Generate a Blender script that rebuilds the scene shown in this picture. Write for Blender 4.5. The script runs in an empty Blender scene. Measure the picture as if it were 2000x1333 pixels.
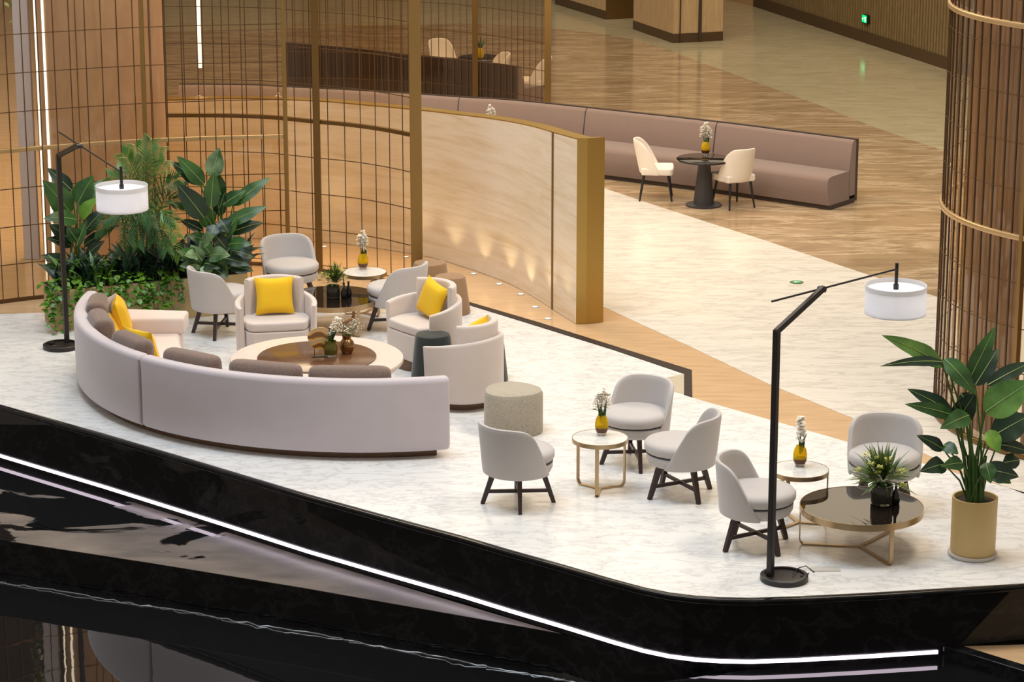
import bpy, bmesh, math, random
from math import sin, cos, pi, radians as R, hypot, atan2, sqrt
from mathutils import Vector, Matrix
random.seed(7)
SC = bpy.context.scene
COL = SC.collection

# ------------------------------------------------------------------ camera
PITCH = R(15.0); FPX = 5100.0; CAMH = 6.8
cam_d = bpy.data.cameras.new('camera'); cam = bpy.data.objects.new('camera', cam_d); COL.objects.link(cam)
cam.location = (0, 0, CAMH); cam.rotation_euler = (R(90) - PITCH, 0, 0)
cam_d.sensor_width = 36.0; cam_d.lens = FPX * 36.0 / 2000.0; cam_d.clip_end = 300
SC.camera = cam
SC.view_settings.view_transform = 'Standard'; SC.view_settings.look = 'None'
SC.view_settings.gamma = 1.0; SC.view_settings.exposure = 0.0
SC.view_settings.use_curve_mapping = False

# ------------------------------------------------------------------ world and big lights
w = bpy.data.worlds.new('world'); SC.world = w; w.use_nodes = True
w.node_tree.nodes['Background'].inputs[0].default_value = (1.0, 0.88, 0.72, 1)
w.node_tree.nodes['Background'].inputs[1].default_value = 0.40

def area(name, loc, target, size, power, col, sy=None, spread=180):
    l = bpy.data.lights.new(name, 'AREA'); l.energy = power; l.color = col; l.size = size
    l.spread = R(spread)
    if sy: l.shape = 'RECTANGLE'; l.size_y = sy
    o = bpy.data.objects.new(name, l); COL.objects.link(o); o.location = loc
    o.rotation_euler = (Vector(target) - Vector(loc)).to_track_quat('-Z', 'Y').to_euler()
    return o
area('atrium_skylight', (-3, 20, 15), (-1.0, 22, 0), 9, 1720, (0.80, 0.90, 1.0), 7)
area('atrium_ceiling_light', (5, 20, 9.5), (1, 22.5, 0), 2.2, 420, (1.0, 0.84, 0.64))
area('gallery_ceiling_light', (4.0, 31, 10.0), (3, 31, 0), 8, 700, (1.0, 0.85, 0.67), 8)
area('far_hall_ceiling_light', (3, 45, 10.0), (3, 44, 0), 12, 560, (1.0, 0.82, 0.58), 9)
area('screen_room_light', (-3.5, 32, 9.0), (-3.0, 30, 0), 5, 800, (1.0, 0.80, 0.55), 5)
def spot(name, loc, target, power, col, ang=50, blend=.6, rad=.08):
    l = bpy.data.lights.new(name, 'SPOT'); l.energy = power; l.color = col
    l.spot_size = R(ang); l.spot_blend = blend; l.shadow_soft_size = rad
    o = bpy.data.objects.new(name, l); COL.objects.link(o); o.location = loc
    o.rotation_euler = (Vector(target) - Vector(loc)).to_track_quat('-Z', 'Y').to_euler()
    return o

# ------------------------------------------------------------------ picture ray helper: pixel -> point at height z, or at distance Y
def _ray(px, py):
    u = (px - 1000) / FPX; v = (666.5 - py) / FPX
    return Vector((u, cos(PITCH) + v * sin(PITCH), -sin(PITCH) + v * cos(PITCH)))
def P(px, py, z=0.0):
    r = _ray(px, py); t = (z - CAMH) / r.z
    return Vector((0, 0, CAMH)) + r * t
def PY(px, py, Y):
    r = _ray(px, py); return Vector((0, 0, CAMH)) + r * (Y / r.y)

# ------------------------------------------------------------------ materials
def mat(name, col, rough=0.6, metal=0.0, **k):
    m = bpy.data.materials.new(name); m.use_nodes = True
    b = m.node_tree.nodes['Principled BSDF']
    b.inputs['Base Color'].default_value = (*col, 1); b.inputs['Roughness'].default_value = rough
    b.inputs['Metallic'].default_value = metal
    for a, v in k.items():
        b.inputs[a.replace('_', ' ')].default_value = v
    return m
def nd(m, t, **k):
    n = m.node_tree.nodes.new(t)
    for a, v in k.items(): setattr(n, a, v)
    return n
def lk(m, a, b): m.node_tree.links.new(a, b)
def bsdf(m): return m.node_tree.nodes['Principled BSDF']
def coords(m, kind='Object', scale=(1, 1, 1), rot=(0, 0, 0)):
    tc = nd(m, 'ShaderNodeTexCoord'); mp = nd(m, 'ShaderNodeMapping')
    mp.inputs['Scale'].default_value = scale; mp.inputs['Rotation'].default_value = rot
    lk(m, tc.outputs[kind], mp.inputs[0]); return mp.outputs[0]
def geo(m, scale=(1, 1, 1), rot=(0, 0, 0)):
    g = nd(m, 'ShaderNodeNewGeometry'); mp = nd(m, 'ShaderNodeMapping')
    mp.inputs['Scale'].default_value = scale; mp.inputs['Rotation'].default_value = rot
    lk(m, g.outputs['Position'], mp.inputs[0]); return mp.outputs[0]
def noise(m, vec, scale, detail=4, rough=.5, dist=0):
    n = nd(m, 'ShaderNodeTexNoise'); n.inputs['Scale'].default_value = scale
    n.inputs['Detail'].default_value = detail; n.inputs['Roughness'].default_value = rough
    n.inputs['Distortion'].default_value = dist; lk(m, vec, n.inputs['Vector']); return n.outputs['Fac']
def ramp(m, fac, stops):
    r = nd(m, 'ShaderNodeValToRGB'); e = r.color_ramp.elements
    e[0].position = stops[0][0]; e[0].color = (*stops[0][1], 1)
    e[1].position = stops[-1][0]; e[1].color = (*stops[-1][1], 1)
    for p_, c in stops[1:-1]:
        x = e.new(p_); x.color = (*c, 1)
    lk(m, fac, r.inputs[0]); return r.outputs[0]
def mix(m, a, b, fac, mode='MIX'):
    n = nd(m, 'ShaderNodeMix', data_type='RGBA', blend_type=mode)
    for s, v in ((n.inputs['Factor'], fac), (n.inputs['A'], a), (n.inputs['B'], b)):
        if isinstance(v, (int, float)): s.default_value = v
        elif isinstance(v, tuple): s.default_value = (*v, 1)
        else: lk(m, v, s)
    return n.outputs['Result']
def bump(m, h, strength=.2, dist=.01):
    b = nd(m, 'ShaderNodeBump'); b.inputs['Strength'].default_value = strength
    b.inputs['Distance'].default_value = dist; lk(m, h, b.inputs['Height'])
    lk(m, b.outputs[0], bsdf(m).inputs['Normal'])

def fabric(name, col, var=.10, sc=260, sheen=.25, bs=.25):
    m = mat(name, col, .92); v = coords(m)
    n = noise(m, v, sc, 2); d = tuple(c * (1 - var * 2) for c in col); l = tuple(min(1, c * (1 + var)) for c in col)
    big = noise(m, v, 5, 3)
    c = mix(m, d, l, n); c2 = mix(m, c, tuple(c_ * .88 for c_ in col), ramp(m, big, [(.45, (0, 0, 0)), (.75, (.4, .4, .4))]))
    lk(m, c2, bsdf(m).inputs['Base Color'])
    bsdf(m).inputs['Sheen Weight'].default_value = sheen; bsdf(m).inputs['Sheen Roughness'].default_value = .5
    bump(m, n, bs, .003); return m

def marble(name, base, vein, rough, sc=1.0, rot=0.0, amt=.5, stretch=(1, 1.0, 1), cloud=None):
    m = mat(name, base, rough); v = geo(m, tuple(s * sc for s in stretch), (0, 0, rot))
    d = nd(m, 'ShaderNodeTexNoise'); d.inputs['Scale'].default_value = 1.4; d.inputs['Detail'].default_value = 6
    lk(m, v, d.inputs['Vector'])
    vm = nd(m, 'ShaderNodeVectorMath', operation='MULTIPLY_ADD'); lk(m, d.outputs['Color'], vm.inputs[0])
    vm.inputs[1].default_value = (.55, .55, .55); lk(m, v, vm.inputs[2])
    n1 = noise(m, vm.outputs[0], 2.3, 8, .62)
    ab = nd(m, 'ShaderNodeMath', operation='SUBTRACT'); lk(m, n1, ab.inputs[0]); ab.inputs[1].default_value = .5
    ab2 = nd(m, 'ShaderNodeMath', operation='ABSOLUTE'); lk(m, ab.outputs[0], ab2.inputs[0])
    vfac = ramp(m, ab2.outputs[0], [(0, (amt, amt, amt)), (.012, (amt * .45,) * 3), (.05, (0, 0, 0))])
    n3 = noise(m, vm.outputs[0], 9, 6, .7)
    patch = ramp(m, n3, [(.45, (0, 0, 0)), (.7, (1, 1, 1))])
    c = mix(m, base, cloud or tuple(x * .9 for x in base), patch)
    c = mix(m, c, vein, vfac)
    lk(m, c, bsdf(m).inputs['Base Color']); return m

M = {}
M['marble_white'] = marble('white_marble', (.80, .79, .775), (.42, .41, .41), .22, 1.2, .5, .6, (1, 2.6, 1), (.75, .74, .735))
M['marble_hall'] = marble('cream_white_marble', (.78, .73, .65), (.46, .41, .35), .2, .8, .2, .6, (.6, 2.4, 1), (.70, .645, .56))
M['marble_brown'] = marble('brown_marble', (.41, .285, .165), (.68, .52, .34), .11, .36, -.25, .8, (.6, 2.6, 1), (.25, .165, .09))
M['marble_beige'] = marble('beige_marble', (.50, .43, .27), (.62, .55, .38), .13, .5, .6, .5, (.6, 1.6, 1), (.40, .34, .21))
M['marble_black'] = marble('black_marble', (.005, .005, .006), (.09, .09, .10), .035, 1.1, .9, .14, (1, 1, 1.3), (.007, .007, .009))
bsdf(M['marble_black']).inputs['Specular IOR Level'].default_value = .3
M['marble_top'] = marble('table_marble', (.80, .79, .76), (.45, .42, .40), .15, 4.0, .3, .6, (1, 2, 1), (.72, .71, .70))
M['tan_floor'] = mat('tan_stone', (.66, .46, .27), .14)
v_ = geo(M['tan_floor'], (.8, 5, 1), (0, 0, .3)); n_ = noise(M['tan_floor'], v_, 3, 6)
lk(M['tan_floor'], ramp(M['tan_floor'], n_, [(.3, (.57, .375, .205)), (.7, (.68, .46, .265))]), bsdf(M['tan_floor']).inputs['Base Color'])

def travertine():
    m = mat('travertine', (.74, .60, .42), .24); v = geo(m, (.5, .5, 5.5), (0.0, .12, 0))
    n = noise(m, v, 2.2, 9, .62, .4)
    lk(m, ramp(m, n, [(.25, (.70, .54, .36)), (.45, (.80, .68, .52)), (.6, (.86, .76, .63)), (.8, (.80, .66, .49))]), bsdf(m).inputs['Base Color']); return m
M['travertine'] = travertine()
def wood(name, dark, light, sc=(12, 12, .8), rough=.45, grain=4):
    m = mat(name, light, rough); v = coords(m, 'Object', sc); n = noise(m, v, grain, 6, .6, .5)
    lk(m, ramp(m, n, [(.3, dark), (.7, light)]), bsdf(m).inputs['Base Color']); return m
M['wood_light'] = wood('light_wood_veneer', (.42, .27, .13), (.60, .41, .22))
M['wood_column'] = wood('column_veneer', (.48, .29, .14), (.60, .37, .19))
M['wood_inset'] = wood('walnut', (.075, .030, .014), (.17, .078, .040), (2, 22, 2), .22)
M['wood_base'] = wood('plinth_wood', (.10, .05, .028), (.18, .10, .06), (3, 3, 20), .5)
M['wood_dark'] = mat('dark_stained_wood', (.035, .017, .016), .4)
M['column_clad'] = mat('woven_column_panel', (.5, .33, .2), .5)
n_ = noise(M['column_clad'], coords(M['column_clad'], 'Object', (1, 1, .35)), 9, 5)
lk(M['column_clad'], ramp(M['column_clad'], n_, [(.3, (.42, .265, .16)), (.7, (.50, .33, .21))]), bsdf(M['column_clad']).inputs['Base Color'])
M['wood_right'] = wood('mauve_brown_veneer', (.22, .135, .085), (.31, .195, .125))
M['slat_wood'] = wood('slat_wood', (.19, .125, .05), (.27, .185, .08), (3, 3, 1), .5)
M['slat_gap'] = mat('slat_gap_dark', (.05, .03, .012), .7)
M['skirting'] = mat('dark_skirting', (.075, .04, .015), .4)
M['brass'] = mat('brushed_brass', (.43, .27, .07), .34, .75)
M['brass_dark'] = mat('aged_brass', (.20, .115, .035), .4, .7)
M['brass_post'] = mat('bronze_post', (.33, .20, .065), .36, .7)
M['bar_dark'] = mat('bronze_grille', (.13, .070, .032), .42, .6)
M['rail_light'] = mat('satin_brass_rail', (.60, .40, .19), .35, .6)
M['bronze_leg'] = mat('satin_bronze', (.46, .33, .19), .3, .85)
M['black_metal'] = mat('black_powder_coat', (.012, .009, .010), .42, 0)
M['black_trim'] = mat('black_trim', (.03, .018, .015), .5, 0, Specular_IOR_Level=.2)
M['black_glass'] = mat('black_glass', (.012, .008, .006), .03)
M['chair_fab'] = fabric('pale_grey_weave', (.53, .495, .485), .08, 320)
M['arm_fab'] = fabric('blush_grey_velvet', (.64, .56, .52), .04, 300, .4, .12)
M['sofa_fab'] = fabric('lilac_grey_velvet', (.56, .50, .535), .05, 220, .4, .15)
M['pink_fab'] = fabric('blush_seat_velvet', (.72, .60, .55), .03, 220, .3, .1)
M['brown_fab'] = fabric('brown_herringbone', (.20, .135, .11), .3, 70, .3, .4)
M['lilac_fab'] = fabric('mauve_velvet', (.36, .29, .28), .06, 200)
M['yellow_fab'] = fabric('yellow_cotton', (.86, .52, .012), .04, 200, .1, .15)
M['stool_fab'] = fabric('grey_boucle', (.44, .39, .31), .28, 90, .2, .7)
M['tan_fab'] = fabric('tan_felt', (.32, .19, .095), .06, 200)
M['green_fab'] = fabric('dark_green_felt', (.016, .024, .022), .1, 200)
M['banq_fab'] = fabric('mauve_brown_wool', (.235, .160, .130), .12, 150)
M['banq_dark'] = mat('banquette_back_panel', (.045, .028, .022), .5)
M['cream_fab'] = fabric('cream_leather', (.82, .72, .60), .02, 120, .1, .05)
M['piping'] = mat('dark_grey_piping', (.07, .07, .08), .7)
M['planter'] = mat('sand_planter', (.47, .35, .17), .55)
M['pot'] = mat('ochre_pot_glaze', (.58, .41, .17), .5)
M['saucer'] = mat('grey_saucer', (.55, .52, .48), .5)
M['soil'] = mat('dark_soil', (.03, .02, .012), .95)
def leafm(name, a, b, rough=.38):
    m = mat(name, a, rough); v = coords(m, 'Object'); n = noise(m, v, 5, 3)
    lk(m, ramp(m, n, [(.35, a), (.7, b)]), bsdf(m).inputs['Base Color']); bsdf(m).inputs['Specular IOR Level'].default_value = .55
    return m
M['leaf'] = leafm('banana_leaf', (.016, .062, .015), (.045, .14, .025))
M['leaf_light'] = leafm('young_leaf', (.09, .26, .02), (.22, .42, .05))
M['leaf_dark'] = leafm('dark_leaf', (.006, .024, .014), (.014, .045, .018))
M['leaf_palm'] = leafm('palm_leaf', (.03, .12, .014), (.12, .25, .03))
M['leaf_pothos'] = leafm('pothos_leaf', (.05, .17, .012), (.17, .36, .03))
M['leaf_stripe'] = leafm('striped_leaf', (.03, .09, .03), (.26, .38, .20))
M['leaf_bouquet'] = leafm('bouquet_leaf', (.035, .09, .015), (.16, .22, .05))
M['leaf_yellow'] = leafm('yellow_green_petal', (.42, .42, .06), (.60, .58, .16))
M['midrib'] = mat('leaf_midrib', (.30, .42, .12), .5)
M['stem'] = mat('plant_stem', (.05, .12, .02), .5)
M['petal_white'] = mat('white_petal', (.86, .82, .74), .6)
M['amber'] = mat('amber_glass', (.98, .72, .03), .04, 0, Transmission_Weight=.7, IOR=1.2)
M['amber_dark'] = mat('amber_glass_foot', (.12, .035, .004), .05, 0, Transmission_Weight=.3)
M['olive_glass'] = mat('olive_glass', (.20, .17, .02), .04, 0, Transmission_Weight=.6)
M['smoke_glass'] = mat('smoked_glass', (.10, .095, .085), .04, 0, Transmission_Weight=.7)
M['clear_glass'] = mat('clear_glass', (.80, .80, .78), .03, 0, Transmission_Weight=.85)
M['bronze_vase'] = mat('bronze_glaze', (.30, .17, .07), .22, .9)
M['black_gloss'] = mat('black_ceramic', (.006, .007, .009), .12)
def agate():
    m = mat('agate', (.5, .3, .05), .2); v = coords(m)
    wv = nd(m, 'ShaderNodeTexWave', wave_type='RINGS', rings_direction='SPHERICAL'); wv.inputs['Scale'].default_value = 3
    wv.inputs['Distortion'].default_value = 9; wv.inputs['Detail'].default_value = 5; lk(m, v, wv.inputs[0])
    lk(m, ramp(m, wv.outputs['Fac'], [(.1, (.16, .06, .01)), (.4, (.55, .27, .02)), (.75, (.62, .42, .16)), (1, (.45, .33, .18))]), bsdf(m).inputs['Base Color']); return m
M['agate'] = agate()
def emit(name, col, s):
    m = bpy.data.materials.new(name); m.use_nodes = True; t = m.node_tree; t.nodes.clear()
    e = t.nodes.new('ShaderNodeEmission'); o = t.nodes.new('ShaderNodeOutputMaterial')
    e.inputs[0].default_value = (*col, 1); e.inputs[1].default_value = s; t.links.new(e.outputs[0], o.inputs[0]); return m
M['led_pink'] = emit('led_cool_pink', (1, .84, .97), 3.0)
M['led_warm'] = emit('led_warm_white', (1, .93, .80), 2.6)
M['green_glow'] = emit('exit_sign_green', (.0, .85, .16), 1.6)
M['green_mark'] = mat('floor_marker_green', (.02, .30, .10), .4)
M['sign_white'] = emit('exit_sign_symbol', (.55, 1.0, .65), 1.6)
def shade_m():
    m = mat('white_lamp_shade', (.82, .82, .84), .9, 0, Transmission_Weight=0); v = coords(m, 'Object', (1, 1, 1))
    b = bsdf(m); tr = nd(m, 'ShaderNodeBsdfTranslucent'); tr.inputs[0].default_value = (.86, .86, .88, 1)
    ms = nd(m, 'ShaderNodeMixShader'); ms.inputs[0].default_value = .45
    lk(m, b.outputs[0], ms.inputs[1]); lk(m, tr.outputs[0], ms.inputs[2])
    lk(m, ms.outputs[0], m.node_tree.nodes['Material Output'].inputs[0]); return m
M['shade'] = shade_m()
def pane(name, tint, refl, gl=(1, 1, 1)):
    m = bpy.data.materials.new(name); m.use_nodes = True; t = m.node_tree; t.nodes.clear()
    a = t.nodes.new('ShaderNodeBsdfTransparent'); a.inputs[0].default_value = (*tint, 1)
    g = t.nodes.new('ShaderNodeBsdfGlossy'); g.inputs['Roughness'].default_value = .03; g.inputs[0].default_value = (*gl, 1)
    f = t.nodes.new('ShaderNodeFresnel'); f.inputs[0].default_value = 1.5
    mu = t.nodes.new('ShaderNodeMath'); mu.operation = 'MULTIPLY_ADD'; mu.inputs[1].default_value = 1.0; mu.inputs[2].default_value = refl
    x = t.nodes.new('ShaderNodeMixShader'); o = t.nodes.new('ShaderNodeOutputMaterial')
    gm = t.nodes.new('ShaderNodeNewGeometry'); inv = t.nodes.new('ShaderNodeMath'); inv.operation = 'SUBTRACT'; inv.inputs[0].default_value = 1.0
    fm = t.nodes.new('ShaderNodeMath'); fm.operation = 'MULTIPLY'
    t.links.new(gm.outputs['Backfacing'], inv.inputs[1]); t.links.new(f.outputs[0], mu.inputs[0]); t.links.new(mu.outputs[0], fm.inputs[0]); t.links.new(inv.outputs[0], fm.inputs[1]); t.links.new(fm.outputs[0], x.inputs[0])
    t.links.new(a.outputs[0], x.inputs[1]); t.links.new(g.outputs[0], x.inputs[2]); t.links.new(x.outputs[0], o.inputs[0]); return m
M['glass'] = pane('bronze_tinted_glass', (.97, .92, .84), .0)
M['glass_far'] = pane('bronze_tinted_glass_far', (.92, .86, .78), .0)
def water(th, sharp=.02):
    m = mat('dark_water', (.012, .011, .010), .02); v = geo(m, (1, 1, 1))
    big = noise(m, geo(m, (.55, 1.1, 1), (0, 0, .65)), 1.6, 5, .55, .5)
    fine = noise(m, geo(m, (1, 2, 1)), 60, 3)
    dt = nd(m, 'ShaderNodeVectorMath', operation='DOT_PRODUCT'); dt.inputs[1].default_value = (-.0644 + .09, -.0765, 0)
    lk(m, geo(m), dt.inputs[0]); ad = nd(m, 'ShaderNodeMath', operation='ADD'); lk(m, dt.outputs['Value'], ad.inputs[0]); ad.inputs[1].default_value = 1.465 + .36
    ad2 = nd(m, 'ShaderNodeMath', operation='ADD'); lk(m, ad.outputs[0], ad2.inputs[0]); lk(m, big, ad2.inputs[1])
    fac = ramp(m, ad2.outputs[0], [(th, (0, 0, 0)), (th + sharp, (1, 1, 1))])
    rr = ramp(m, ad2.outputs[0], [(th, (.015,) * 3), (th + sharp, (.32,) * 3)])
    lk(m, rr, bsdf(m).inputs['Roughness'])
    ripple_sheen = ramp(m, noise(m, geo(m, (.8, 2.2, 1), (0, 0, .7)), 1.8, 4, .6), [(.3, (.09, .078, .075)), (.7, (.22, .18, .155))])  # grey base colour paints the bright ceiling mirrored in the rippled patches
    lk(m, mix(m, (.006, .006, .007), ripple_sheen, fac), bsdf(m).inputs['Base Color'])
    return m
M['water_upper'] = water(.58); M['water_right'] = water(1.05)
M['water_lower'] = mat('still_black_water', (.006, .006, .007), .015, 0, IOR=1.9)
vv = geo(M['water_lower'], (1, 1, 1)); bump(M['water_lower'], noise(M['water_lower'], vv, 3.0, 2), .05, .01)

# ------------------------------------------------------------------ mesh helpers
class MB:
    def __init__(s): s.v = []; s.f = []; s.sm = []
    def add(s, vs, fs, smooth=False, mx=None):
        n = len(s.v)
        s.v += [tuple(mx @ Vector(q)) if mx else tuple(q) for q in vs]
        s.f += [tuple(i + n for i in f) for f in fs]; s.sm += [smooth] * len(fs); return s
    def box(s, c, d, rz=0, mx=None):
        x, y, z = d[0] / 2, d[1] / 2, d[2] / 2
        vs = [(a, b, e) for e in (-z, z) for a, b in ((-x, -y), (x, -y), (x, y), (-x, y))]
        m = Matrix.Translation(c) @ Matrix.Rotation(rz, 4, 'Z')
        if mx: m = mx @ m
        return s.add(vs, [(3, 2, 1, 0), (4, 5, 6, 7), (0, 1, 5, 4), (1, 2, 6, 5), (2, 3, 7, 6), (3, 0, 4, 7)], False, m)
    def bar(s, a, b, wx, wy=None, up=(0, 0, 1), taper=1.0):
        a = Vector(a); b = Vector(b); wy = wy or wx; d = (b - a).normalized(); u = Vector(up)
        if abs(d.dot(u)) > .98: u = Vector((0, 1, 0)) if abs(d.y) < .9 else Vector((1, 0, 0))
        x = d.cross(u).normalized(); y = x.cross(d).normalized(); vs = []
        for p_, k in ((a, 1), (b, taper)):
            for i, j in ((-1, -1), (1, -1), (1, 1), (-1, 1)): vs.append(p_ + x * (i * wx / 2 * k) + y * (j * wy / 2 * k))
        return s.add(vs, [(0, 3, 2, 1), (4, 5, 6, 7), (0, 1, 5, 4), (1, 2, 6, 5), (2, 3, 7, 6), (3, 0, 4, 7)])
    def tube(s, pts, r, n=8, r2=None):
        pts = [Vector(q) for q in pts]; k = len(pts); rings = []; prev = None
        for i, q in enumerate(pts):
            d = (pts[min(i + 1, k - 1)] - pts[max(i - 1, 0)]).normalized()
            u = prev if prev is not None else (Vector((0, 0, 1)) if abs(d.z) < .9 else Vector((1, 0, 0)))
            x = (u - d * u.dot(d)).normalized(); prev = x; y = d.cross(x)
            rr = r if r2 is None else r + (r2 - r) * i / (k - 1)
            rings += [q + x * (cos(t) * rr) + y * (sin(t) * rr) for t in (2 * pi * j / n for j in range(n))]
        fs = [(i * n + j, i * n + (j + 1) % n, (i + 1) * n + (j + 1) % n, (i + 1) * n + j) for i in range(k - 1) for j in range(n)]
        fs += [tuple(range(n))[::-1], tuple((k - 1) * n + j for j in range(n))]
        return s.add(rings, fs, True)
    def lathe(s, prof, n=32, c=(0, 0, 0), mx=None, shape=None):
        vs = []; k = len(prof)
        for r, z in prof:
            for j in range(n):
                t = 2 * pi * j / n; q = r * (shape(t) if shape else 1)
                vs.append((c[0] + q * cos(t), c[1] + q * sin(t), c[2] + z))
        fs = [(i * n + j, i * n + (j + 1) % n, (i + 1) * n + (j + 1) % n, (i + 1) * n + j) for i in range(k - 1) for j in range(n)]
        if prof[0][0] > 1e-6: fs.append(tuple(range(n))[::-1])
        if prof[-1][0] > 1e-6: fs.append(tuple((k - 1) * n + j for j in range(n)))
        return s.add(vs, fs, True, mx)
    def prism(s, poly, z0, z1):
        n = len(poly); a = sum(poly[i][0] * poly[(i + 1) % n][1] - poly[(i + 1) % n][0] * poly[i][1] for i in range(n))
        if a < 0: poly = poly[::-1]
        vs = [(q[0], q[1], z0) for q in poly] + [(q[0], q[1], z1) for q in poly]
        fs = [tuple(range(n))[::-1], tuple(range(n, 2 * n))] + [(i, (i + 1) % n, n + (i + 1) % n, n + i) for i in range(n)]
        return s.add(vs, fs)
    def ribbon(s, path, wd, z0, z1):
        """upright wall along a plan path, thickness wd to the left of it; z1 may be a list"""
        n = len(path); L = []; Rr = []
        for i in range(n):
            a = Vector(path[max(i - 1, 0)][:2]); b = Vector(path[min(i + 1, n - 1)][:2]); d = (b - a).normalized()
            nn = Vector((-d.y, d.x)); q = Vector(path[i][:2]); L.append(q); Rr.append(q + nn * wd)
        zt = z1 if isinstance(z1, list) else [z1] * n; zb = z0 if isinstance(z0, list) else [z0] * n; vs = []
        for i in range(n):
            vs += [(L[i].x, L[i].y, zb[i]), (Rr[i].x, Rr[i].y, zb[i]), (Rr[i].x, Rr[i].y, zt[i]), (L[i].x, L[i].y, zt[i])]
        fs = []
        for i in range(n - 1):
            a = i * 4; b = a + 4
            for j in range(4): fs.append((a + j, b + j, b + (j + 1) % 4, a + (j + 1) % 4))
        fs += [(0, 1, 2, 3), (4 * n - 1, 4 * n - 2, 4 * n - 3, 4 * n - 4)]
        return s.add(vs, fs, False)
    def sweep(s, prof, th0, th1, n, c=(0, 0), soft=0.0):
        """closed (r,z) profile swept about c from angle th0 to th1, ends rounded by soft (metres)"""
        k = len(prof); rm = sum(q[0] for q in prof) / k; zm = sum(q[1] for q in prof) / k; rings = []
        steps = []
        if soft > 0:
            da = soft / rm * (1 if th1 > th0 else -1)
            for a in (90, 60, 30): steps.append((th0 + da * (1 - sin(R(a))), soft * (1 - cos(R(a)))))
            for i in range(n + 1): steps.append((th0 + da + (th1 - th0 - 2 * da) * i / n, 0))
            for a in (30, 60, 90): steps.append((th1 - da * (1 - sin(R(a))), soft * (1 - cos(R(a)))))
        else: steps = [(th0 + (th1 - th0) * i / n, 0) for i in range(n + 1)]
        if soft > 0: steps[0] = (th0, soft); steps[1] = (th0 + da * .13, soft * .5); steps[2] = (th0 + da * .5, soft * .13); steps[-1] = (th1, soft); steps[-2] = (th1 - da * .13, soft * .5); steps[-3] = (th1 - da * .5, soft * .13)
        rs = max(q[0] for q in prof) - rm; zs = max(q[1] for q in prof) - zm; vs = []
        for th, inn in steps:
            fr = 1 - inn / max(rs, .001); fz = 1 - inn / max(zs, .001)
            for r, z in prof:
                q = rm + (r - rm) * fr; vs.append((c[0] + q * cos(th), c[1] + q * sin(th), zm + (z - zm) * fz))
        m_ = len(steps)
        fs = [(i * k + j, (i + 1) * k + j, (i + 1) * k + (j + 1) % k, i * k + (j + 1) % k) for i in range(m_ - 1) for j in range(k)]
        fs += [tuple(range(k)), tuple((m_ - 1) * k + j for j in range(k))[::-1]]
        return s.add(vs, fs, True)
    def pillow(s, w_, h_, d_, mx, n=10, pinch=.10):
        vs = []; fs = []
        for sd in (1, -1):
            for i in range(n + 1):
                for j in range(n + 1):
                    u = -1 + 2 * i / n; v = -1 + 2 * j / n
                    t = max(0, (1 - u ** 4)) ** .55 * max(0, (1 - v ** 4)) ** .55
                    x = u * (1 - pinch * (1 - v * v) * abs(u) ** 3 * .9); z = v * (1 - pinch * (1 - u * u) * abs(v) ** 3 * .9)
                    vs.append((x * w_ / 2, sd * t * d_ / 2, z * h_ / 2))
        N = (n + 1) ** 2
        for i in range(n):
            for j in range(n):
                a = i * (n + 1) + j; q = (a, a + n + 1, a + n + 2, a + 1); fs.append(q[::-1]); fs.append(tuple(x + N for x in q))
        return s.add(vs, fs, True, mx)
    def build(s, name, m, parent=None, bevel=0, sub=0, seg=2, weld=False):
        me = bpy.data.meshes.new(name); me.from_pydata(s.v, [], s.f); me.update()
        me.polygons.foreach_set('use_smooth', s.sm)
        bm = bmesh.new(); bm.from_mesh(me)
        if weld: bmesh.ops.remove_doubles(bm, verts=bm.verts, dist=.0004)
        bmesh.ops.recalc_face_normals(bm, faces=bm.faces); bm.to_mesh(me); bm.free()
        me.materials.append(m if not isinstance(m, str) else M[m])
        o = bpy.data.objects.new(name, me); COL.objects.link(o)
        if parent: o.parent = parent
        if bevel:
            b = o.modifiers.new('bevel', 'BEVEL'); b.width = bevel; b.segments = seg; b.limit_method = 'ANGLE'; b.angle_limit = R(35)
            for q in me.polygons: q.use_smooth = True
            wn = o.modifiers.new('wn', 'WEIGHTED_NORMAL'); wn.keep_sharp = True
        elif any(s.sm):
            try: me.set_sharp_from_angle(angle=R(48))
            except Exception: pass
        if sub: m_ = o.modifiers.new('sub', 'SUBSURF'); m_.levels = sub; m_.render_levels = sub
        return o

def rr(r0, z0, r1, z1, rad, n=4):
    """rounded rectangle profile"""
    out = []
    for cx, cz, a0 in ((r1 - rad, z1 - rad, 0), (r0 + rad, z1 - rad, 90), (r0 + rad, z0 + rad, 180), (r1 - rad, z0 + rad, 270)):
        for i in range(n + 1):
            a = R(a0 + 90 * i / n); out.append((cx + rad * cos(a), cz + rad * sin(a)))
    return out
def cr(pts, n):
    out = []
    for i in range(len(pts) - 1):
        p0 = pts[max(i - 1, 0)]; p1 = pts[i]; p2 = pts[i + 1]; p3 = pts[min(i + 2, len(pts) - 1)]
        for j in range(n):
            t = j / n; out.append(tuple(.5 * (2 * b + (c - a) * t + (2 * a - 5 * b + 4 * c - e_) * t * t + (-a + 3 * b - 3 * c + e_) * t ** 3) for a, b, c, e_ in zip(p0, p1, p2, p3)))
    out.append(tuple(pts[-1])); return out
def tag(o, label=None, cat=None, group=None, kind=None):
    if label: o['label'] = label
    if cat: o['category'] = cat
    if group: o['group'] = group
    if kind: o['kind'] = kind
    return o
def thing(name, loc, rz=0):
    o = bpy.data.objects.new(name, None); COL.objects.link(o); o.location = loc; o.rotation_euler = (0, 0, rz)
    o.empty_display_size = .1; return o
KIDS = {}
def kids(o): return [c for c in COL.objects if c.parent == o]
def copy_tree(o, parent=None):
    c = o.copy(); COL.objects.link(c); c.parent = parent
    for ch in kids(o): copy_tree(ch, c)
    return c
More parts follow.
